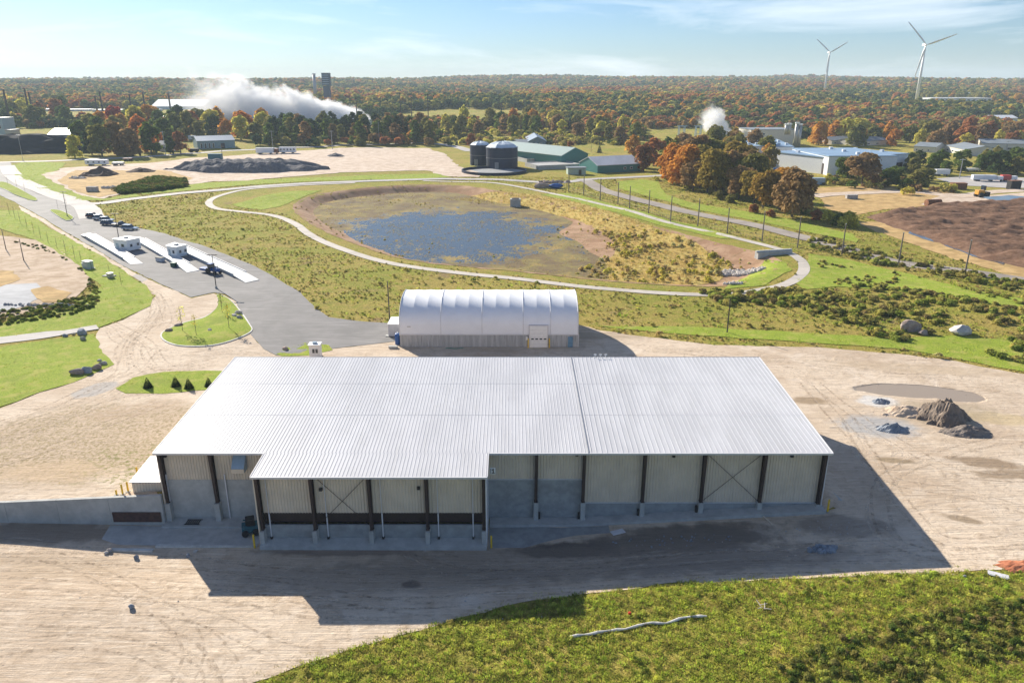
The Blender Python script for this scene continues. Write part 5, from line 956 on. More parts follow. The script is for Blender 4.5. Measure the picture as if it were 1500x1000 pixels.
def boulder(px, py, wpx, hr, m, lab, grp, rot=0, dp=.7):
    p = A(px, py); s = SZ(p); o = link('boulder', random.choice(STM), None, p+Vector((0,0,wpx*s*hr*.32)), (random.uniform(-.2,.2), random.uniform(-.2,.2), rot), (wpx*s*.5, wpx*s*.5*dp, wpx*s*hr*.6)); 
    if not o.data.materials: o.data.materials.append(None)
    o.material_slots[0].link = 'OBJECT'; o.material_slots[0].material = m; return tag(o, lab, 'boulder', grp)
G1 = 'boulders along the left lawns'; G2 = 'stones in the kerbed island'; G3 = 'boulders on the right slope'; G4 = 'small stones on the front yard'
for px, py, w_, hr, m, lab, g in [(113,548,22,.5,GRANB,'flat brownish boulder, leftmost at the lawn tip by the dirt road',G1),(128,546,17,.7,SLATE,'blue grey boulder between two brown ones at the lawn tip',G1),(142,541,16,.6,GRANB,'brown boulder right of the blue grey one at the lawn tip',G1),(151,534,13,.5,GRAN,'small grey stone above the brown boulder at the lawn tip',G1),(146,529,9,.5,GRAN,'smallest grey stone at the lawn tip',G1),(121,490,17,.7,SLATE,'rounded blue grey boulder below the driveway end',G1),(122,498,9,.8,GRAN,'small stone in front of the boulder below the driveway',G1),(96,493,9,.6,SLATE,'small blue stone at the upper lawn edge left of the boulder',G1),(108,490,7,.6,GRAN,'tiny grey stone between the two at the driveway edge',G1),
  (350,460,12,.6,GRANP,'pale stone on top of the stone group in the kerbed island',G2),(344,464,11,.6,GRANP,'left pale stone of the stone group in the kerbed island',G2),(351,467,10,.6,GRAN,'lower pale stone of the stone group in the kerbed island',G2),(308,486,9,.8,GRANP,'lone white stone in the middle of the kerbed island',G2),(248,486,13,.5,GRANB,'brown stone at the left lower kerb of the island',G2),(262,478,15,.35,GRANB,'long brown stone along the left kerb of the island',G2),
  (1333,484,32,.6,GRANB,'large grey slanted boulder among the shrubs on the right slope',G3),(1407,489,38,.4,GRANP,'large pale flat boulder on the right slope',G3),(1352,490,18,.5,GRANB,'smaller brown boulder beside the slanted grey one',G3),
  (161,808,9,.8,GRAN,'grey stone pair left of the warehouse shadow, front one',G4),(156,811,8,.6,GRANP,'pale stone touching the grey one on the front yard',G4),(200,818,8,1,SLATE,'dark blue stone on the sandy yard left of the warehouse shadow',G4),(276,815,8,.9,SLATE,'small stone right at the edge of the warehouse shadow',G4),(193,891,10,.9,SLATE,'dark stone alone on the sandy yard in the lower left',G4),(287,808,9,.4,GRANP,'flat pale stone at the corner of the shadow',G4),
  (418,512,11,.6,GRANB,'brown stone at the left of the guard booth lawn',G1),(1413,845,7,.6,GRAN,'small grey stone at the grass edge on the right',G4)]: boulder(px, py, w_, hr, m, lab, g)
def pile_of(name, lab, cat, cpx, n, rx, ry, smin, smax, m, group=None, kind='stuff', stack=.0, thingy=True):
    c = A(*cpx); b = MB(); s = SZ(c)
    for i in range(n):
        a = random.uniform(0, 2*PI); r = math.sqrt(random.random()); x, y = math.cos(a)*r*rx*s, math.sin(a)*r*ry*s; q = random.uniform(smin, smax); me = random.choice(STS); M = Matrix.Translation((x, y, Tz(c.x+x, c.y+y)-c.z+q*.3+stack*s*(1-r)*random.random())) @ Euler((random.random()*3, random.random()*3, 0)).to_matrix().to_4x4() @ Matrix.Diagonal((q, q*.8, q*.6, 1))
        b.add([v.co for v in me.vertices], [tuple(p.vertices) for p in me.polygons], M)
    return tag(b.build(name, m, None, loc=c), lab, cat, group, kind)
pile_of('rubble', 'heap of broken grey rubble in the warehouse shadow at right', 'rubble', (1206,806), 60, 22, 9, .25, .6, BLUEST)
pile_of('rubble', 'scattered gravel lumps in front of the right bays', 'rubble', (985,792), 50, 90, 16, .08, .22, BLUEST); pile_of('rubble', 'scattered lumps in the shade at the right', 'rubble', (1200,775), 30, 60, 22, .08, .2, GRAN)
pile_of('riprap', 'pale riprap stones at the basin outlet', 'riprap', (1086,388), 420, 34, 16, .4, 1.0, GRANP, None, 'stuff'); pile_of('riprap', 'pale riprap stones lower at the outlet', 'riprap', (1074,416), 60, 14, 5, .35, .8, GRANP); pile_of('debris_pile', 'grey debris among the weeds on the dirt lot', 'debris', (115,262), 40, 12, 8, .5, 1.5, GRANP)
pile_of('debris_pile', 'broken concrete debris beside the dark brush bank', 'debris', (163,276), 50, 14, 8, .5, 1.6, GRANP); pile_of('debris_pile', 'stony debris below the long lot bank', 'debris', (70,448), 120, 62, 5, .2, .7, GRAN); pile_of('debris_pile', 'brown brush debris beside the road near the tanks', 'debris', (812,268), 60, 22, 6, .6, 1.6, GRANB)
for px, py, lab in ((540,395,'x'),): pass
hw = thing('headwall', 'grey concrete headwall slab where the path crosses the outlet', 'headwall', A(1133,373), .25); MB().box(-6,6,-1,1,-1.5,1.2).build('slab', CONC, hw, bev=.05); MB().box(-6.3,6.3,-.3,.3,1.2,1.6).build('cap', KERB, hw)
hw = thing('outlet_block', 'small concrete outlet block with dark opening at the far edge of the marsh', 'outlet', A(755,293), 0); MB().box(-2.4,2.4,-2,2,-3,.6).build('chamber', CONC, hw, bev=.08); MB().box(-1.6,1.6,-1.2,1.2,.6,.85).build('grate', STEEL, hw)
sc = cloud([Vector(p) for p in ((-70,50),(-20,62),(60,70),(70,84),(44,84),(40,80),(-50,78),(-75,80))], .10, s=(.04,.13), nk=3); sc2 = cloud([A(*p) for p in [(1200,540),(1500,580),(1500,830),(1400,820),(1240,640)]], .10, s=(.04,.14), nk=3)
def so(i): o = bpy.data.objects.new('stone', STS[i].copy()); o.data.materials.clear(); o.data.materials.append([GRAN,GRANB,GRANP][i]); return o
gn_scatter('loose_stones', np.concatenate([sc, sc2]), [so(i) for i in range(3)], 'small loose stones scattered on the sandy yard')
# kerbed island
IS = cr([A(*p) for p in [(318,432),(334,437),(352,455),(366,475),(369,486),(345,498),(310,507),(270,508),(246,503),(235,494),(241,485),(270,473),(300,465),(317,452),(320,441)]], 4)
def island(poly, name, w=.28, h=.2, off=0):
    b = MB(); n = len(poly); z = [Tz(p.x, p.y)+off for p in poly]; cen = sum(poly, Vector((0,0)))/n
    for i in range(n):
        j = (i+1) % n; a, c = poly[i], poly[j]; na = (a-cen).normalized()*w; nc = (c-cen).normalized()*w
        b.hexa([(a.x-na.x,a.y-na.y,z[i]-.1),(a.x,a.y,z[i]-.1),(c.x,c.y,z[j]-.1),(c.x-nc.x,c.y-nc.y,z[j]-.1)][::-1], [(a.x-na.x,a.y-na.y,z[i]+h),(a.x,a.y,z[i]+h),(c.x,c.y,z[j]+h),(c.x-nc.x,c.y-nc.y,z[j]+h)][::-1])
    o = b.build('kerb', KERB); o['kind'] = 'structure'
    cv = [a-(a-cen).normalized()*w for a in poly]; sheet('lawn', cv, LAWN, h+off-.03, 1.6, 0, cover=False, zf=lambda x, y: T(x, y)+.25*sstep(0, 4, inpoly(x, y, poly, True)[1]))
island(IS, 'island', .35, .22)
for q in ([(0,267),(14,270),(53,291),(45,294),(8,279),(-10,270)],[(74,308),(88,309),(108,319),(97,324),(78,313)]): island(cr([A(*p) for p in q], 3), 'median', .4, .25, .12)
gn_scatter('lawn_tufts', np.concatenate([cloud(q, 1.1 if q[0].y < 150 else .35, s=(.35,.9) if q[0].y < 150 else (.6,1.3), nk=3, mask=lambda x, y: vnoise(x, y, 3, 58) > .35) for q in LAWNP+[[Vector((p.x,p.y,0)) for p in IS]]]), [tuft_mesh('tuft', 160+i, 9, .38, .045, .4, m, 1.0) for i, m in enumerate([LUSH, TUFT, LUSH])], 'grass blades on the lawns')
# ------------------------------------------------------------------ guard booth, weighbridges and vehicles
gb = thing('guard_booth', 'small white guard booth with dark windows behind the warehouse roof', 'booth', A(463,523), .05)
MB().box(-1.05,1.05,-.9,.9,0,2.7).build('body', WHITE, gb); MB().box(-1.2,1.2,-1.05,1.05,2.72,2.88).build('roof', WHITE, gb, bev=.03); MB().box(-.4,.4,-.3,.3,2.9,3.2).build('roof_unit', LTBLUE, gb)
for x in (-.2,.42): MB().box(x-.22,x+.22,-.96,-.91,1.2,2.0).build('window', GLASS, gb)
MB().box(-1.1,-1.06,-.5,.4,.1,2.1).build('door', LTBLUE, gb)
DECK = mk('pale_weighbridge_deck', (.60,.60,.58), .7, 0, .08, .6)
def weigh(cs, lab):
    P = [A(*c) for c in cs]; o = P[0].copy(); z = max(p.z for p in P)+.75; t = thing('weighbridge', lab, 'weighbridge', o, 0, 'long pale truck weighbridges'); L = [Vector((p.x-o.x, p.y-o.y, z-o.z)) for p in P]
    n = 7                                    # L0 far-left, L1 near-left, L2 near-right, L3 far-right
    for i in range(n):
        a, c = i/n+.002, (i+1)/n-.002; q = [L[0].lerp(L[1], a), L[0].lerp(L[1], c), L[3].lerp(L[2], c), L[3].lerp(L[2], a)]; zz = lambda k: -.9 if (k in (0, n) ) else 0
        dz = [(-.55 if i == 0 else 0), (-.55 if i == n-1 else 0)]
        top = [q[0]+Vector((0,0,dz[0])), q[1]+Vector((0,0,dz[1])), q[2]+Vector((0,0,dz[1])), q[3]+Vector((0,0,dz[0]))]; MB().hexa([p-Vector((0,0,.3)) for p in top], top).build('deck_panel', DECK, t)
    for a, c in ((L[0],L[1]),(L[3],L[2])):
        d = (c-a); s_ = Vector((-d.y,d.x,0)).normalized()*.12; a2 = a+d*.13; c2 = a+d*.87
        MB().hexa([a2-s_-Vector((0,0,.9)),c2-s_-Vector((0,0,.9)),c2+s_-Vector((0,0,.9)),a2+s_-Vector((0,0,.9))], [a2-s_+Vector((0,0,.3)),c2-s_+Vector((0,0,.3)),c2+s_+Vector((0,0,.3)),a2+s_+Vector((0,0,.3))]).build('side_rail', mk('rail_blue_grey', (.20,.26,.32), .5) if a is L[0] else TRIM, t)
weigh([(118,346),(191,388),(210,387),(131,343)], 'left weighbridge beside the dirt road'); weigh([(190,350),(274,400),(292,397),(204,348)], 'middle weighbridge between the two scale houses'); weigh([(242,360),(360,415),(380,411),(256,356)], 'right weighbridge, the longest, beside the right scale house')
def house(px, py, w_, d_, h_, rz, lab):
    t = thing('scale_house', lab, 'scale house', A(px, py), rz, 'white scale houses between the weighbridges'); MB().box(-w_/2,w_/2,-d_/2,d_/2,.3,h_).build('wall', WHITE, t); MB().box(-w_/2-.25,w_/2+.25,-d_/2-.25,d_/2+.25,h_+.02,h_+.25).build('roof', WHITE, t, bev=.04)
    f = MB().box(w_*.05,w_*.3,-d_/2-.06,-d_/2-.01,1.4,2.5).build('window', TRIM, t); MB().box(w_*.08,w_*.27,-d_/2-.1,-d_/2-.07,1.5,2.4).build('pane', GLASS, f); MB().box(-w_*.35,-w_*.15,-d_/2-.06,-d_/2-.01,.35,2.5).build('door', LTBLUE, t)
    for k in (-.6, .4): f = MB().box(w_/2+.01,w_/2+.06,k*d_/2,k*d_/2+1.0,1.4,2.4).build('window', TRIM, t); MB().box(w_/2+.07,w_/2+.1,k*d_/2+.12,k*d_/2+.88,1.5,2.3).build('pane', GLASS, f)
    MB().box(-.6,.4,-.5,.5,h_+.26,h_+.75).build('roof_unit', GALV, t); MB().box(-w_/2,w_/2,-d_/2-1.6,-d_/2-.1,-.2,.25).build('step', CONC, t)
house(188,366,6.0,5,3.6,-.45,'larger white scale house with door and window between left and middle weighbridge'); house(261,376,4.0,4,3.4,-.45,'smaller white scale house beside the right weighbridge')
def car(p, rz, col, lab, kind='suv', L=5.0, W_=2.0, H=1.75):
    t = thing('parked_car', lab, 'car', p, rz, 'cars parked in a row at the lot edge'); m = mk('car_paint', col, .25, .1, .04)
    pr = [(-L/2,.45),(-L/2,.95),(-L/2+.15,1.0),(L*.2,1.05),(L/2-.1,.85),(L/2,.7),(L/2,.4)]; b = MB(); n = len(pr); b.add([(x,-W_/2,z) for x,z in pr]+[(x,W_/2,z) for x,z in pr], [tuple(range(n)),tuple(range(n,2*n))[::-1]]+[(i,n+i,n+(i+1)%n,(i+1)%n) for i in range(n)]); b.build('body', m, t, bev=.05)
    x0, x1 = (-L/2+.15, L*.2) if kind != 'pickup' else (-.5, L*.22)
    MB().hexa([(x0,-W_/2+.06,1.0),(x1,-W_/2+.06,1.02),(x1,W_/2-.06,1.02),(x0,W_/2-.06,1.0)], [(x0+.3,-W_/2+.3,H-.06),(x1-.75,-W_/2+.3,H-.06),(x1-.75,W_/2-.3,H-.06),(x0+.3,W_/2-.3,H-.06)]).build('window_glass', GLASS, t); MB().box(x0+.28,x1-.72,-W_/2+.28,W_/2-.28,H-.05,H+.02).build('roof', m, t, bev=.02)
    if kind == 'pickup': MB().box(-L/2+.15,-.6,-W_/2+.15,W_/2-.15,.98,1.06).build('cargo_bed', BLACK, t)
    for x in (-L*.31, L*.31):
        for y in (-W_/2+.08, W_/2-.08): w_ = MB().tube((x,y-.13,.36),(x,y+.13,.36),.37,n=14).build('wheel', BLACK, t); MB().tube((x,y-.145,.36),(x,y+.145,.36),.2,n=8).build('rim', GALV, w_)
    for y in (-.65,.65): MB().box(L/2-.04,L/2+.02,y-.18,y+.18,.66,.8).build('headlight', WHITE, t)
for px, py, c, lab, k, L in [(137,319,(.12,.03,.035),'dark maroon car, farthest in the parked row','suv',5),(147,322,(.62,.62,.64),'white car, second from the far end of the parked row','suv',4.8),(157,325,(.55,.57,.6),'silver car in the middle of the parked row','suv',4.8),(160,330,(.05,.08,.15),'dark navy car in front of the silver one','suv',5.4),(177,332,(.03,.035,.05),'black pickup truck by the lamp post in the parked row','pickup',5.6),(191,337,(.35,.42,.50),'blue silver car, nearest at the right end of the parked row','suv',5.3)]: car(A(px,py)+Vector((0,0,.1)), -.12, c, lab, k, L*1.1, 2.2, 1.95)
tr = thing('tractor', 'blue tractor with a blue trailer beside the right weighbridge', 'tractor', A(312,401)+Vector((0,0,.1)), -.55)
MB().box(.3,2.6,-.55,.55,.8,1.7).build('hood', BLUE, tr, bev=.08); MB().box(-1.2,.3,-.8,.8,.8,1.5).build('chassis', BLUE, tr, bev=.05); cb = MB().box(-1.1,.2,-.75,.75,1.52,2.7).build('cab', GLASS, tr); MB().box(-1.2,.3,-.85,.85,2.72,2.88).build('cab_roof', BLUE, cb)
for x, y, r in ((-.7,-1,.85),(-.7,1,.85),(2.0,-.85,.5),(2.0,.85,.5)): MB().tube((x,y-.22,r),(x,y+.22,r),r,n=16).build('wheel', BLACK, tr)
MB().box(-4.6,-1.6,-.9,.9,.6,1.3).build('trailer', BLUE, tr, bev=.05); MB().tube((2.4,0,1.7),(2.4,0,2.6),.07).build('exhaust', BLACK, tr)
ub = thing('utility_cabinet', 'small grey green utility cabinet on the lawn by the planted row', 'cabinet', A(130,393), -.5); MB().box(-1.3,1.3,-.8,.8,.2,2.1).build('body', PGREEN, ub, bev=.05); MB().box(-1.4,1.4,-.9,.9,2.12,2.25).build('lid', WHITE, ub); MB().box(-1.8,1.8,-1.2,1.2,-.1,.18).build('base', CONC, ub); MB().box(-2.3,-1.5,-.5,.5,.2,1.5).build('side_box', LTBLUE, ub)
def simple_box(name, lab, cat, px, py, w_, d_, h_, m, rz=0, lid=None, grp=None):
    t = thing(name, lab, cat, A(px, py), rz, grp); MB().box(-w_/2,w_/2,-d_/2,d_/2,0,h_).build('body', m, t, bev=.05); MB().box(-w_/2-.08,w_/2+.08,-d_/2-.08,d_/2+.08,h_+.01,h_+.14).build('lid', lid or m, t); return t
simple_box('transformer', 'small grey transformer box on the lawn below the cabinet', 'transformer', 162,407, 1.3,1.2,1.3, GALV, -.4); simple_box('junction_box', 'low pale junction slab by the planted row', 'box', 160,405, 3.2,1.4,.2, CONC, -.2)
simple_box('generator', 'dark generator unit on the gravel between the weighbridges', 'generator', 235,383, 2.4,1.3,1.2, TRIM, -.4, BLACK); simple_box('waste_bin', 'dark green waste bin beside the middle weighbridge', 'bin', 255,391, 1.5,1.2,1.2, mk('green_bin', (.02,.10,.07), .5), -.4)
simple_box('dumpster', 'dark teal dumpster standing behind the gravel stockpile', 'dumpster', 316,234, 9,4,4, TEAL, 0); simple_box('dumpster', 'rusty dumpster beside the far trailer yard road', 'dumpster', 1403,277, 7,3.5,3, RUSTY, -.05); simple_box('concrete_block', 'dark grey concrete block on the dry field right of the clump', 'block', 1247,291, 5,2.2,1.7, GRAN, 0); simple_box('concrete_block', 'small concrete block among the debris on the dirt lot', 'block', 136,281, 5,2.5,2.4, GRAN, -.05)
simple_box('portable_container', 'pale blue long container behind the large brown tree', 'container', 1190,270, 12,3,3.2, LTBLUE, -.02)
def trailer(px, py, w_, h_, lab, m, truck=False, rz=0, wins=0, name='trailer', cat='trailer', cabm=None):
    p = A(px, py); s = SZ(p); W_ = w_*s; H = h_*s; t = thing(name, lab, cat, p, rz); MB().box(-W_/2,W_/2,0,3.2,.9,H).build('body', m, t, bev=.08)
    for x in (-W_*.32, -W_*.24, W_*.3):
        for y in (.25, 2.95): MB().tube((x,y-.2,.55),(x,y+.2,.55),.55,n=12).build('wheel', BLACK, t)
    for i in range(wins): x = -W_/2+W_*(i+.6)/wins; MB().box(x-.5,x+.5,-.06,-.01,H*.5,H*.75).build('window', GLASS, t)
    if truck:
        c = MB().box(W_/2+.4,W_/2+3.4,.2,3,.9,H*.85).build('cab', cabm or WHITE, t, bev=.1); MB().box(W_/2+2.6,W_/2+3.46,.4,2.8,H*.5,H*.78).build('windscreen', GLASS, c); MB().tube((W_/2+2.4,0,.6),(W_/2+2.4,.4,.6),.55,n=12).build('wheel', BLACK, t)
    return t
trailer(141,243,32,8.5,'white office trailer with dark windows on the far side of the dirt lot', WHITE, wins=4); trailer(172,243,16,5,'low grey flat trailer right of the white office trailer', GALV); trailer(388,226,26,9,'white box trailer with a red tractor in front of the dark tree belt', WHITE, True, 0, 0, 'box_truck', 'truck', RUSTY); trailer(421,225,24,9,'white bus like vehicle with windows behind the dirt lot', WHITE, False, 0, 5, 'bus', 'bus')
trailer(1354,256,14,7,'short white tanker trailer in the far trailer yard', WHITE); trailer(1381,258,20,9.5,'tall white box trailer with dark rear in the far trailer yard', WHITE); trailer(1442,266,32,9,'long white semi trailer with white cab in the far trailer yard', PWHITE, True, -.15, name='semi_truck', cat='truck'); trailer(1424,252,24,5,'low white trailer behind the long semi trailer', WHITE); trailer(1474,266,12,9,'small truck with red frame right of the long semi trailer', mk('red_paint', (.5,.05,.04), .5), True, -.1, name='flatbed_truck', cat='truck'); trailer(281,206,10,7,'small white van beside the grey blue building', WHITE, False, 0, 1, 'van', 'van'); trailer(283,224,14,6,'dark pickup in the yard of the grey blue building', BLACK, False, 0, 1, 'pickup_truck', 'truck'); trailer(1138,252,11,5,'blue container truck in the factory yard', BLUE, True, -.3, name='container_truck', cat='truck'); trailer(1157,254,12,6,'dark flat trailer in the factory yard', GREYROOF)
trailer(186,236,12,4,'dark red pickup truck parked behind the office trailer', mk('dark_red_paint', (.14,.02,.02), .4), False, 0, 1, 'pickup_truck', 'truck')
for px, py, c in ((430,213,0),): pass
wl = thing('wheel_loader', 'yellow wheel loader with dark bucket on the pale ground by the compost', 'loader', A(1437,289), .1); s = SZ(A(1437,289)); OY = mk('machine_yellow', (.62,.30,.04), .5)
MB().box(-6*s*1.4,1*s,-1.4,1.4,1.4,3.4).build('engine_body', OY, wl, bev=.15); MB().box(0,4*s,-1.2,1.2,1.2,2.6).build('front_frame', OY, wl, bev=.1); MB().box(-.5*s,3*s,-1.1,1.1,3.4,5.4).build('cab', GLASS, wl); MB().box(5*s*1.3,9*s,-1.9,1.9,.4,2.6).build('bucket', BLACK, wl, bev=.1)
for x in (-4*s, 4*s):
    for y in (-1.6, 1.6): MB().tube((x,y-.4,1.1),(x,y+.4,1.1),1.25,n=16).build('wheel', BLACK, wl)
MB().tube((2*s,0,2.6),(7*s,0,1.6),.3).build('lift_arm', OY, wl)
cp = thing('pipe_section', 'short dark drum shaped pipe section lying at the compost field corner', 'pipe', A(1367,302), .15); MB().tube((-3.6,0,1.5),(3,0,1.5),1.5,n=18).build('shell', RUSTY, cp); MB().tube((3.01,0,1.5),(3.1,0,1.5),1.15,n=18).build('opening', BLACK, cp)
simple_box('old_machine', 'dark scrap machine beside the far trailer yard', 'machine', 1484,277, 6,3,4.2, BLACK, .2, RUSTY)
bt = thing('blue_tarp_heap', 'small blue covered heap beside the road near the tanks', 'tarp', A(815,276), .1); me = STM[2].copy(); me.materials.clear(); me.materials.append(BLUE); link('cover', me, bt, (0,0,.9), None, (4.5,2.5,1.6)); me2 = STM[1].copy(); me2.materials.clear(); me2.materials.append(GRANB); link('heap', me2, bt, (-7,2,1), None, (4.5,2.5,1.9))
# front yard bits
b = MB(); c = A(935,918); pts = []
for i in range(21):
    q = A(835+i*10, 934-i*1.6+(2 if i > 7 else 0)*math.sin(i)); pts.append(Vector((q.x, q.y, q.z+.14+.05*math.sin(i*1.7))))
for i, (a, d) in enumerate(zip(pts, pts[1:])): b.tube(a, d, .13+.04*math.sin(i*2.1), .13+.04*math.sin(i*2.1+2.1), 8)
tag(b.build('fallen_pole', mk('bleached_wood', (.60,.58,.54), .9, 0, .25, 2)), 'long pale weathered pole lying in the foreground grass', 'pole'); 
b = MB(); 
for i in range(5): a = A(1112+i*2, 889+i*1.5); b.tube(a+Vector((0,0,.3)), a+Vector((.8*math.cos(i*1.9),.8*math.sin(i*1.9),.5)), .05, .03, 5)
tag(b.build('dead_branch', mk('dead_wood', (.5,.45,.4), .9)), 'small dead branch sticking out of the foreground grass', 'branch')
sb = thing('board', 'pale flat board lying at the grass edge on the right', 'board', A(1462,843)+Vector((0,0,.12)), -.5); MB().box(-1.0,1.0,-.35,.35,0,.1).build('panel', TRIM, sb); MB().box(-.9,.9,-.45,-.36,0,.06).build('edge_strip', WHITE, sb)
hump('clay_heap', 'orange red clay spread at the right edge by the grass', 'clay heap', A(1496,829), 3.0, 1.4, .5, dirt_mat('red_clay', (.45,.16,.08), (.55,.22,.12), (.3,.1,.06), 1), .3, 21, None, .8, 0, 18)
tag(MB().box(-.9,.9,-.45,.45,0,.06).build('concrete_scrap', TRIM, None, False, None, A(905,780)+Vector((0,0,.1)), .4), 'flat pale slab fragment on the ground before the right bays', 'slab'); tag(MB().box(-.06,.06,-1.3,1.3,0,.1).build('timber', WALLM, None, False, None, A(1123,762)+Vector((0,0,.15)), .25), 'thin pale timber leaning off the slab edge before the right bays', 'timber')
tag(MB().box(-.14,.14,-.12,.12,0,.26).build('bucket', mk('red_bucket', (.5,.04,.02), .5), None, False, None, A(922,900)+Vector((0,0,.1)), .4, .03), 'small red object in the foreground grass above the fallen pole', 'bucket')
# ------------------------------------------------------------------ poles
POLEM = mk('weathered_pole_wood', (.20,.17,.145), .9, 0, .25, 1.5); DARKP = mk('dark_pole_steel', (.05,.045,.045), .6)
for i, (tx, ty, bx_, by) in enumerate([(835,253,833,282),(857,257,855,286),(882,262,879,294),(907,267,905,299),(927,273,922,306),(955,279,950,313),(987,288,982,325),(1026,292,1022,332),(1070,305,1065,342),(1122,310,1116,354),(1180,318,1168,363),(1242,328,1233,373),(1325,341,1316,387),(1424,352,1413,403)]):
    p = A(bx_, by); h = AY(tx, ty, p.y).z-p.z; t = thing('net_pole', ['leftmost','second','third','fourth','fifth','sixth','seventh','eighth','ninth','tenth','eleventh','third from the right','second from the right','rightmost'][i]+' wooden pole of the row along the gravel road', 'pole', p, 0, 'wooden poles along the gravel road')
    MB().tube((0,0,-.5),(0,0,h),.24,.17,8).build('post', POLEM, t); MB().tube((0,0,h-.05),(0,0,h+.12),.22,n=8).build('cap', GALV, t)
NP = [(835,255,833,282),(857,259,855,286),(882,264,879,294),(907,269,905,299),(927,275,922,306),(955,281,950,313),(987,290,982,325),(1026,295,1022,332),(1070,308,1065,342),(1122,312,1116,354),(1180,321,1168,363),(1242,331,1233,373),(1325,343,1316,387),(1424,354,1413,403)]
b = MB()
for q, r_ in zip(NP, NP[1:]):
    a = A(q[2], q[3]); c = A(r_[2], r_[3])
    for k in range(1, 3): b.tube(a+Vector((0,0,1.1*k)), c+Vector((0,0,1.1*k)), .03, n=4)
    for k in range(int((c-a).length/1.6)): m = a.lerp(c, k*1.6/(c-a).length); b.tube(m, m+Vector((0,0,2.2)), .02, n=3)
tag(b.build('wire_fence', DARKP), 'low thin wire fence running between the wooden poles', 'fence')
def lamp(tx, ty, bx_, by, lab, arms=2, col=None, head=True, cat='lamp post', name='lamp_post', r=.14, grp=None):
    p = A(bx_, by); h = AY(tx, ty, p.y).z-p.z; t = thing(name, lab, cat, p, 0, grp); MB().tube((0,0,-.3),(0,0,h),r,r*.65,8).build('pole', col or DARKP, t)
    if head:
        for s_ in ((-1,1) if arms == 2 else (1,)): MB().box(min(s_*.2,s_*1.3),max(s_*.2,s_*1.3),-.22,.22,h-.1,h+.08).build('lamp_head', col or DARKP, t)
        MB().tube((-.3,0,h-.02),(.3,0,h-.02),.06,n=6).build('arm', col or DARKP, t); MB().tube((0,0,0),(0,0,.7),.32,.3,12).build('base', CONC, t)
    return t
lamp(312,373,317,423,'double headed dark lamp post at the tip of the kerbed island'); lamp(168,313,174,349,'dark lamp post rising behind the black pickup'); lamp(93,281,99,318,'dark lamp post on the small median'); lamp(28,198,34,236,'grey lamp post beside the dark stockpile slope', col=GALV)
def upole(tx, ty, bx_, by, lab, grp, col=None, r=.2, arms=1, al=1.6):
    p = A(bx_, by); h = max(4, AY(tx, ty, p.y).z-p.z); t = thing('utility_pole', lab, 'pole', p, 0, grp); MB().tube((0,0,-.5),(0,0,h),r*1.2,r*.8,8).build('post', col or POLEM, t)
    for k in range(arms): MB().box(-al,al,-.12,.12,h-.9-k*1.5,h-.65-k*1.5).build('crossarm', col or POLEM, t)
for a in [(570,412,571,473,'thin dark pole behind the left end of the fabric building'),(1069,437,1065,487,'thin dark pole on the slope right of the fabric building'),(4,336,9,366,'thin pole at the left edge of the planted lawn'),(29,350,35,382,'thin bare pole beside the left dirt lot'),(144,194,149,228,'pale pole between the golden trees by the long road'),(239,192,243,228,'pale pole beside the small white house'),(398,191,400,219,'pale pole in front of the dark belt, left one'),(486,191,487,219,'pale pole in front of the dark belt, right one'),(1083,0,0,0,''),(948,220,949,244,'wooden pole right of the teal shed'),(1412,232,1405,262,'pale pole in the far trailer yard'),(1476,206,1474,222,'pale pole in front of the long pale warehouse'),(866,205,866,222,'thin pole behind the green hall'),(556,178,556,213,'thin pale pole against the dark belt'),(325,213,326,232,'short pole with red top by the dumpster')]:
    if a[4]: upole(*a, 'utility poles of the place', DARKP if a[4].startswith('thin dark') else (GALV if 'pale' in a[4] else POLEM), .13 if a[4].startswith('thin') else .2, 0 if a[4].startswith('thin') else 1)
PY = [(6,131,17,190),(38,129,46,182),(44,135,51,182),(140,140,144,172),(146,134,152,172),(191,138,195,176),(210,135,215,176),(248,136,252,176)]
for i, (tx, ty, bx_, by) in enumerate(PY):
    upole(tx, ty, bx_, by, ['leftmost very tall dark pole above the left trees','tall dark pole, left of the close pair at left','tall dark pole, right of the close pair at left','shorter dark pole left of the second pair','tall dark pole of the second pair','dark tall pole left of the blue roofed hall','dark tall pole in front of the blue roofed hall','dark tall pole nearest the steam cloud'][i], 'very tall dark transmission poles', DARKP, 1.15, 1, 5)
for i, (tx, ty, bx_, by) in enumerate([(524,142,524,190),(587,136,588,190),(603,136,604,190),(627,138,628,190),(735,150,735,188),(912,176,912,200)]):
    upole(tx, ty, bx_, by, ['tall dark pole right of the steam','tall dark pole in the red woods, left one of three','tall dark pole in the red woods, middle one of three','tall dark pole in the red woods, right one of three','tall thin pole behind the tanks','tall thin pole behind the green sheds'][i], 'very tall dark transmission poles', DARKP, .5, 1, 4)
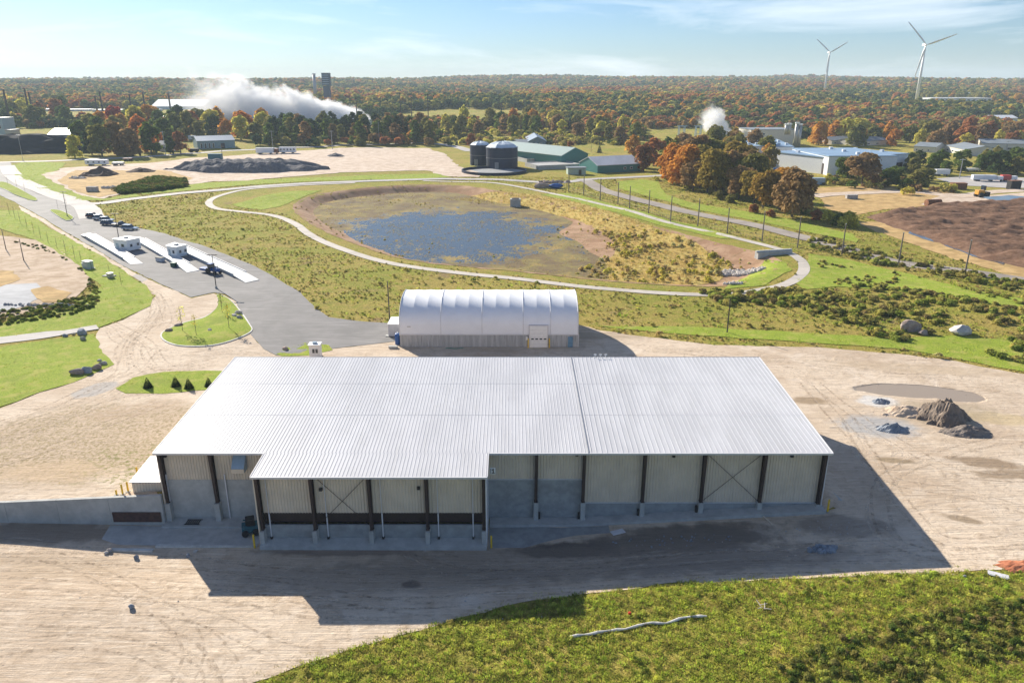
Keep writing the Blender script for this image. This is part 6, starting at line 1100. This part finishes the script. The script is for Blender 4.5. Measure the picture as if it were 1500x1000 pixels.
# ------------------------------------------------------------------ wind turbines
def turbine(bx_, by, hx, hy, Y, blades, lab, bl):
    base = AY(bx_, by, Y); hub = AY(hx, hy, Y); base.z = min(base.z, float(T0(base.x, Y))+1)-4; H = hub.z-base.z; t = thing('wind_turbine', lab, 'wind turbine', base, 0, 'white wind turbines'); b = MB().tube((0,0,0),(0,0,H-1.5),2.6,1.3,24); b.build('tower', WHITE, t, True)
    MB().hexa([(-2.0,-1.5,H-1.6),(2,-1.5,H-1.6),(2,8,H-1.6),(-2,8,H-1.6)], [(-1.7,-1.5,H+2),(1.7,-1.5,H+2),(1.7,8,H+1.8),(-1.7,8,H+1.8)]).build('nacelle', WHITE, t, bev=.4); MB().lathe([(0,2.2),(.9,1.9),(1.6,.9),(1.8,0)], n=18)
    hb = MB(); hb.tube((0,-3.6,H),(0,-1.5,H),.6,1.9,16); hb.build('hub', WHITE, t, True)
    for ang in blades:
        d = Vector((math.sin(ang), 0, math.cos(ang))); n_ = Vector((d.z, 0, -d.x)); b = MB(); v = []; K = 9
        for k in range(K):
            u = k/(K-1); ch = (1.1+2.6*math.sin(min(1,u*4)*PI/2)*(1-u)**.8) if k else 1.1; th = .8*(1-u)+.08; c = Vector((0,-2.6-u*.5,H))+d*(1.0+u*bl); tw = .5*(1-u); ax = n_*math.cos(tw)+Vector((0,1,0))*math.sin(tw); ay = Vector((0,1,0))*math.cos(tw)-n_*math.sin(tw)
            v += [c-ax*ch*.35, c+ay*th*.5, c+ax*ch*.65, c-ay*th*.5]
        f = [(k*4+i, k*4+(i+1)%4, k*4+4+(i+1)%4, k*4+4+i) for k in range(K-1) for i in range(4)]+[(K*4-4,K*4-3,K*4-2,K*4-1)]; b.add(v, f); b.build('blade', WHITE, t, True)
turbine(1342,149,1360.5,66,1300,[R(-46),R(70.5),R(192)],'larger near wind turbine with its third blade in line with the tower',48); turbine(1207,142,1217.5,77,1750,[R(-51),R(59),R(184)],'smaller far wind turbine left of the large one, one blade hanging down',41)
# ------------------------------------------------------------------ far buildings, tower, steam
def tower(px, pb, pt, wpx, Y, lab, m, name='boiler_tower'):
    a = AY(px, pb, Y); z1 = AY(px, pt, Y).z; s = SZ(a); w_ = wpx*s; z0 = float(T0(a.x, Y))-3; t = thing(name, lab, 'tower', (a.x, Y, z0)); H = z1-z0; MB().box(-w_/2,w_/2,0,w_,0,H*.62).build('lower_block', m, t); MB().box(-w_/2-1,w_/2+1,-1,w_+1,H*.63,H).build('upper_block', m, t)
    for k in range(5): MB().box(-w_/2-.3,w_/2+.3,-1.3,-1.05,H*(.66+k*.065),H*(.68+k*.065)).build('gallery', LTBLUE, t)
DKBL = mk('dark_blue_cladding', (.06,.10,.14), .6); tower(481,170,107,9,1250,'dark blocky boiler tower rising over the steam cloud on the skyline', DKBL)
p = AY(463,150,1350); z0 = float(T0(p.x,1350)); z1 = AY(461.5,108,1350).z; t = thing('chimney_stack', 'slim pale chimney left of the dark boiler tower', 'chimney', (p.x,1350,z0)); MB().tube((0,0,-3),(0,0,z1-z0),3.2,2.4,16).build('shaft', GALV, t, True); MB().tube((0,0,z1-z0-2),(0,0,z1-z0+.3),2.9,n=16).build('rim', WHITE, t)
HB = []
def farhall(L, Rr, py, hp, d, wm, rm, rise, lab, axis='x', wins=0):
    t, w, h = hall(lab, 'far building', (L,py), (Rr,py), hp, d, wm, rm, rise, axis, name='far_building', group='far buildings among the woods', wins=row(wins,.04,.96,.5,.3,.7) if wins else ()); p = t.location; HB.append((p.x+w/2, p.y+d/2-60, w/2+24, d/2+100))
for a in [(0,70,163,3,20,PWHITE,WHITE,0,'long low white roof at the far left behind the trees','x',6),(72,130,163,2.5,20,PWHITE,WHITE,0,'second low white roof in the far left row','x',4),(135,228,164,3,24,PWHITE,WHITE,0,'third long white roof in the far left row','x',8),(222,300,160,4,60,LTBLUE,BLUER2,9,'blue grey hipped roof hall left of the steam cloud','x',0),(296,345,164,3,20,PWHITE,WHITE,0,'low white roof at the left foot of the steam cloud','x',4),
          (340,440,183,7,30,PWHITE,GREYROOF,0,'long flat roofed white building under the steam, left part','x',8),(442,512,184,6,30,PWHITE,ROOFM,0,'long flat roofed white building under the steam, middle part','x',5),(512,541,184,8,26,PWHITE,ROOFM,0,'white block from which the steam cloud rises','x',2),(495,530,133,3,40,PWHITE,WHITE,0,'pale roof in the woods right of the dark tower','x',3),(1185,1212,134,3,30,PWHITE,WHITE,0,'white roof behind the small turbine','x',3),(1228,1257,145,2.5,20,PWHITE,WHITE,0,'low white roof between the two turbines','x',3),(1322,1336,145,4,16,PWHITE,WHITE,3,'small white gabled roof left of the large turbine','x',1),(1365,1452,149,5,40,PWHITE,WHITE,0,'long white school like building right of the large turbine','x',10),(1018,1036,141,3,20,PWHITE,WHITE,2,'small white roof high in the distant woods','x',1),(1455,1490,178,5,20,CREAM,WHITE,3,'pale roof at the right edge among orange trees','x',2),(40,100,129,2,30,PWHITE,WHITE,0,'faint pale roofs on the distant left ridge','x',3)]:
    farhall(a[0],a[1],a[2],a[3],a[4],a[5],a[6],a[7],a[8],a[9],a[10])
p = A(1432,146); s = SZ(p); t = thing('dome_tank', 'pale domed tank beside the long school like building', 'dome', (p.x,p.y+30,p.z-2)); r = 15*s; MB().lathe([(r,0),(r,5*s),(r*.8,8*s),(r*.4,10.5*s),(.01,11*s)], n=28).build('dome', DOMEM, t, True); MB().lathe([(r+.5,4.8*s),(r+.5,5.4*s)], n=28).build('rim', WHITE, t)
p = A(262,178); s = SZ(p); t = thing('dome_roof', 'shallow white dome behind the autumn belt left of the steam', 'dome', p-Vector((0,0,1))); r = 27*s; MB().lathe([(r,0),(r,5*s),(r*.75,9*s),(r*.4,11*s),(.01,11.5*s)], n=32).build('dome', WHITE, t, True); MB().lathe([(r+.4,4.7*s),(r+.4,5.3*s)], n=32).build('rim', GALV, t); HB.append((p.x,p.y,r+12,r+30))
for bx_, Y in ((1342,1300),(1207,1750)): q = AY(bx_, 148, Y); HB.append((q.x, Y-12, 22, 30))
q = A(735,205); HB.append((q.x, q.y, 10, 10))
FIELDS = [(A(700,190).x, A(700,194).y, 160, 60)]
MX1 = ['dark','green','dark','olive','green','rust','olive','brown','rust','orange','brown','olive','yellow','orange']
wood('distant_woods', 46000, 900, 4300, 'autumn woods covering the hills to the horizon', ['dark','green','olive','green','dark','olive','yellow','olive','green','dark','orange','olive','green','rust','olive','orange','brown','green','olive','yellow','orange','rust'], .85, 1.35, HB)
wood('near_woods', 5200, 640, 900, 'mixed woods behind the plants and belts', MX1, .75, 1.25, HB+[(0,0,1,1)]+[(A(700,195).x, 760, 150, 70), (A(1180,215).x, 660, 330, 55), (A(140,190).x, 735, 330, 110),(A(500,195).x,720,150,60)], seed=5)
gn_scatter('field_scrub', np.concatenate([cloud([A(*p) for p in [(640,190),(800,186),(960,190),(950,212),(800,215),(660,214),(620,200)]], .014, s=(2.5,5.5), nk=5, mask=lambda x, y: vnoise(x, y, 40, 71) > .42), cloud([A(*p) for p in [(1190,262),(1340,258),(1360,270),(1420,290),(1300,285),(1200,275)]], .05, s=(1.5,4), nk=5, mask=lambda x, y: vnoise(x, y, 14, 72) > .55), cloud([A(*p) for p in [(940,262),(960,258),(1190,322),(1250,340),(1250,326),(1190,312),(1100,296),(985,272)]], .06, s=(1.2,2.6), nk=5, mask=lambda x, y: vnoise(x, y, 8, 73) > .6)]), [bush_obj('scrub', 180+i, 120, .3, m, 1.0, 1.0) for i, m in enumerate([LM['olive'], TUFTY, LM['yellow'], LM['green'], LM['brown']])], 'scrub in the open fields behind the plants')
def steam(name, lab, P0, P1, r0, r1, dens, sc):
    d = P1-P0; L = d.length; m = bpy.data.materials.new(name); m.use_nodes = True; nt = m.node_tree; nt.nodes.clear(); out = nt.nodes.new('ShaderNodeOutputMaterial'); pv = nt.nodes.new('ShaderNodeVolumePrincipled'); pv.inputs['Color'].default_value = (1,1,1,1); pv.inputs['Anisotropy'].default_value = .1
    n = NT.__new__(NT); n.m = m; n.t = nt; tc = nt.nodes.new('ShaderNodeTexCoord'); P = tc.outputs['Object']; n.P = P; sp = nt.nodes.new('ShaderNodeSeparateXYZ'); nt.links.new(P, sp.inputs[0]); x, y, z = sp.outputs; u = n.math('DIVIDE', x, L, clamp=True)
    ra = n.math('ADD', r0, n.math('MULTIPLY', n.math('POWER', u, .5), r1-r0)); rr = n.math('SQRT', n.math('ADD', n.math('MULTIPLY', y, y), n.math('MULTIPLY', z, z)))
    ns = n.noise(sc, 6, None, .62, .3); q = n.math('ADD', n.math('SUBTRACT', 1.0, n.math('DIVIDE', rr, ra)), n.math('MULTIPLY', n.math('SUBTRACT', ns, .47), n.math('ADD', 1.3, n.math('MULTIPLY', u, 3.2))))
    k = n.rng(q, .0, .5); fade = n.math('MULTIPLY', n.rng(x, L*1.0, L*.6), n.math('ADD', .12, n.math('MULTIPLY', n.math('POWER', n.math('SUBTRACT', 1.0, u), 1.2), 1.0))); dn = n.math('MULTIPLY', n.math('MULTIPLY', k, fade), dens); nt.links.new(dn, pv.inputs['Density']); nt.links.new(pv.outputs[0], out.inputs['Volume'])
    b = MB(); R2_ = r1*1.25; b.box(-r0*.5, L, -R2_, R2_, -R2_, R2_); o = b.build(name, m); o.location = P0; o.rotation_euler = d.to_track_quat('X', 'Z').to_euler(); return tag(o, lab, 'steam', None, 'stuff')
q = A(527,184); Y = q.y+20; P0 = AY(534,179,Y); P1 = AY(262,152,Y+60); steam('steam', 'large white steam cloud drifting left from the white block', P0, P1, 10, 36, .26, .05)
q = A(1055,209); P0 = AY(1066,205,q.y+10); P1 = AY(1030,158,q.y+10); steam('steam', 'small white steam puff beside the cream factory block', P0, P1, 6.5, 10, .5, .09)
hz = bpy.data.materials.new('haze_air'); hz.use_nodes = True; nt = hz.node_tree; nt.nodes.clear(); out = nt.nodes.new('ShaderNodeOutputMaterial'); pv = nt.nodes.new('ShaderNodeVolumePrincipled'); pv.inputs['Color'].default_value = (.72,.86,1,1); pv.inputs['Density'].default_value = .00011; pv.inputs['Anisotropy'].default_value = 0.0
nt.links.new(pv.outputs[0], out.inputs['Volume']); o = MB().box(-6500, 6500, -60, 9500, -10, 190).build('haze', hz); o['kind'] = 'stuff'; o['label'] = 'pale air haze over the whole valley'
print('trees', NTREE[0], 'objects', len(bpy.data.objects))
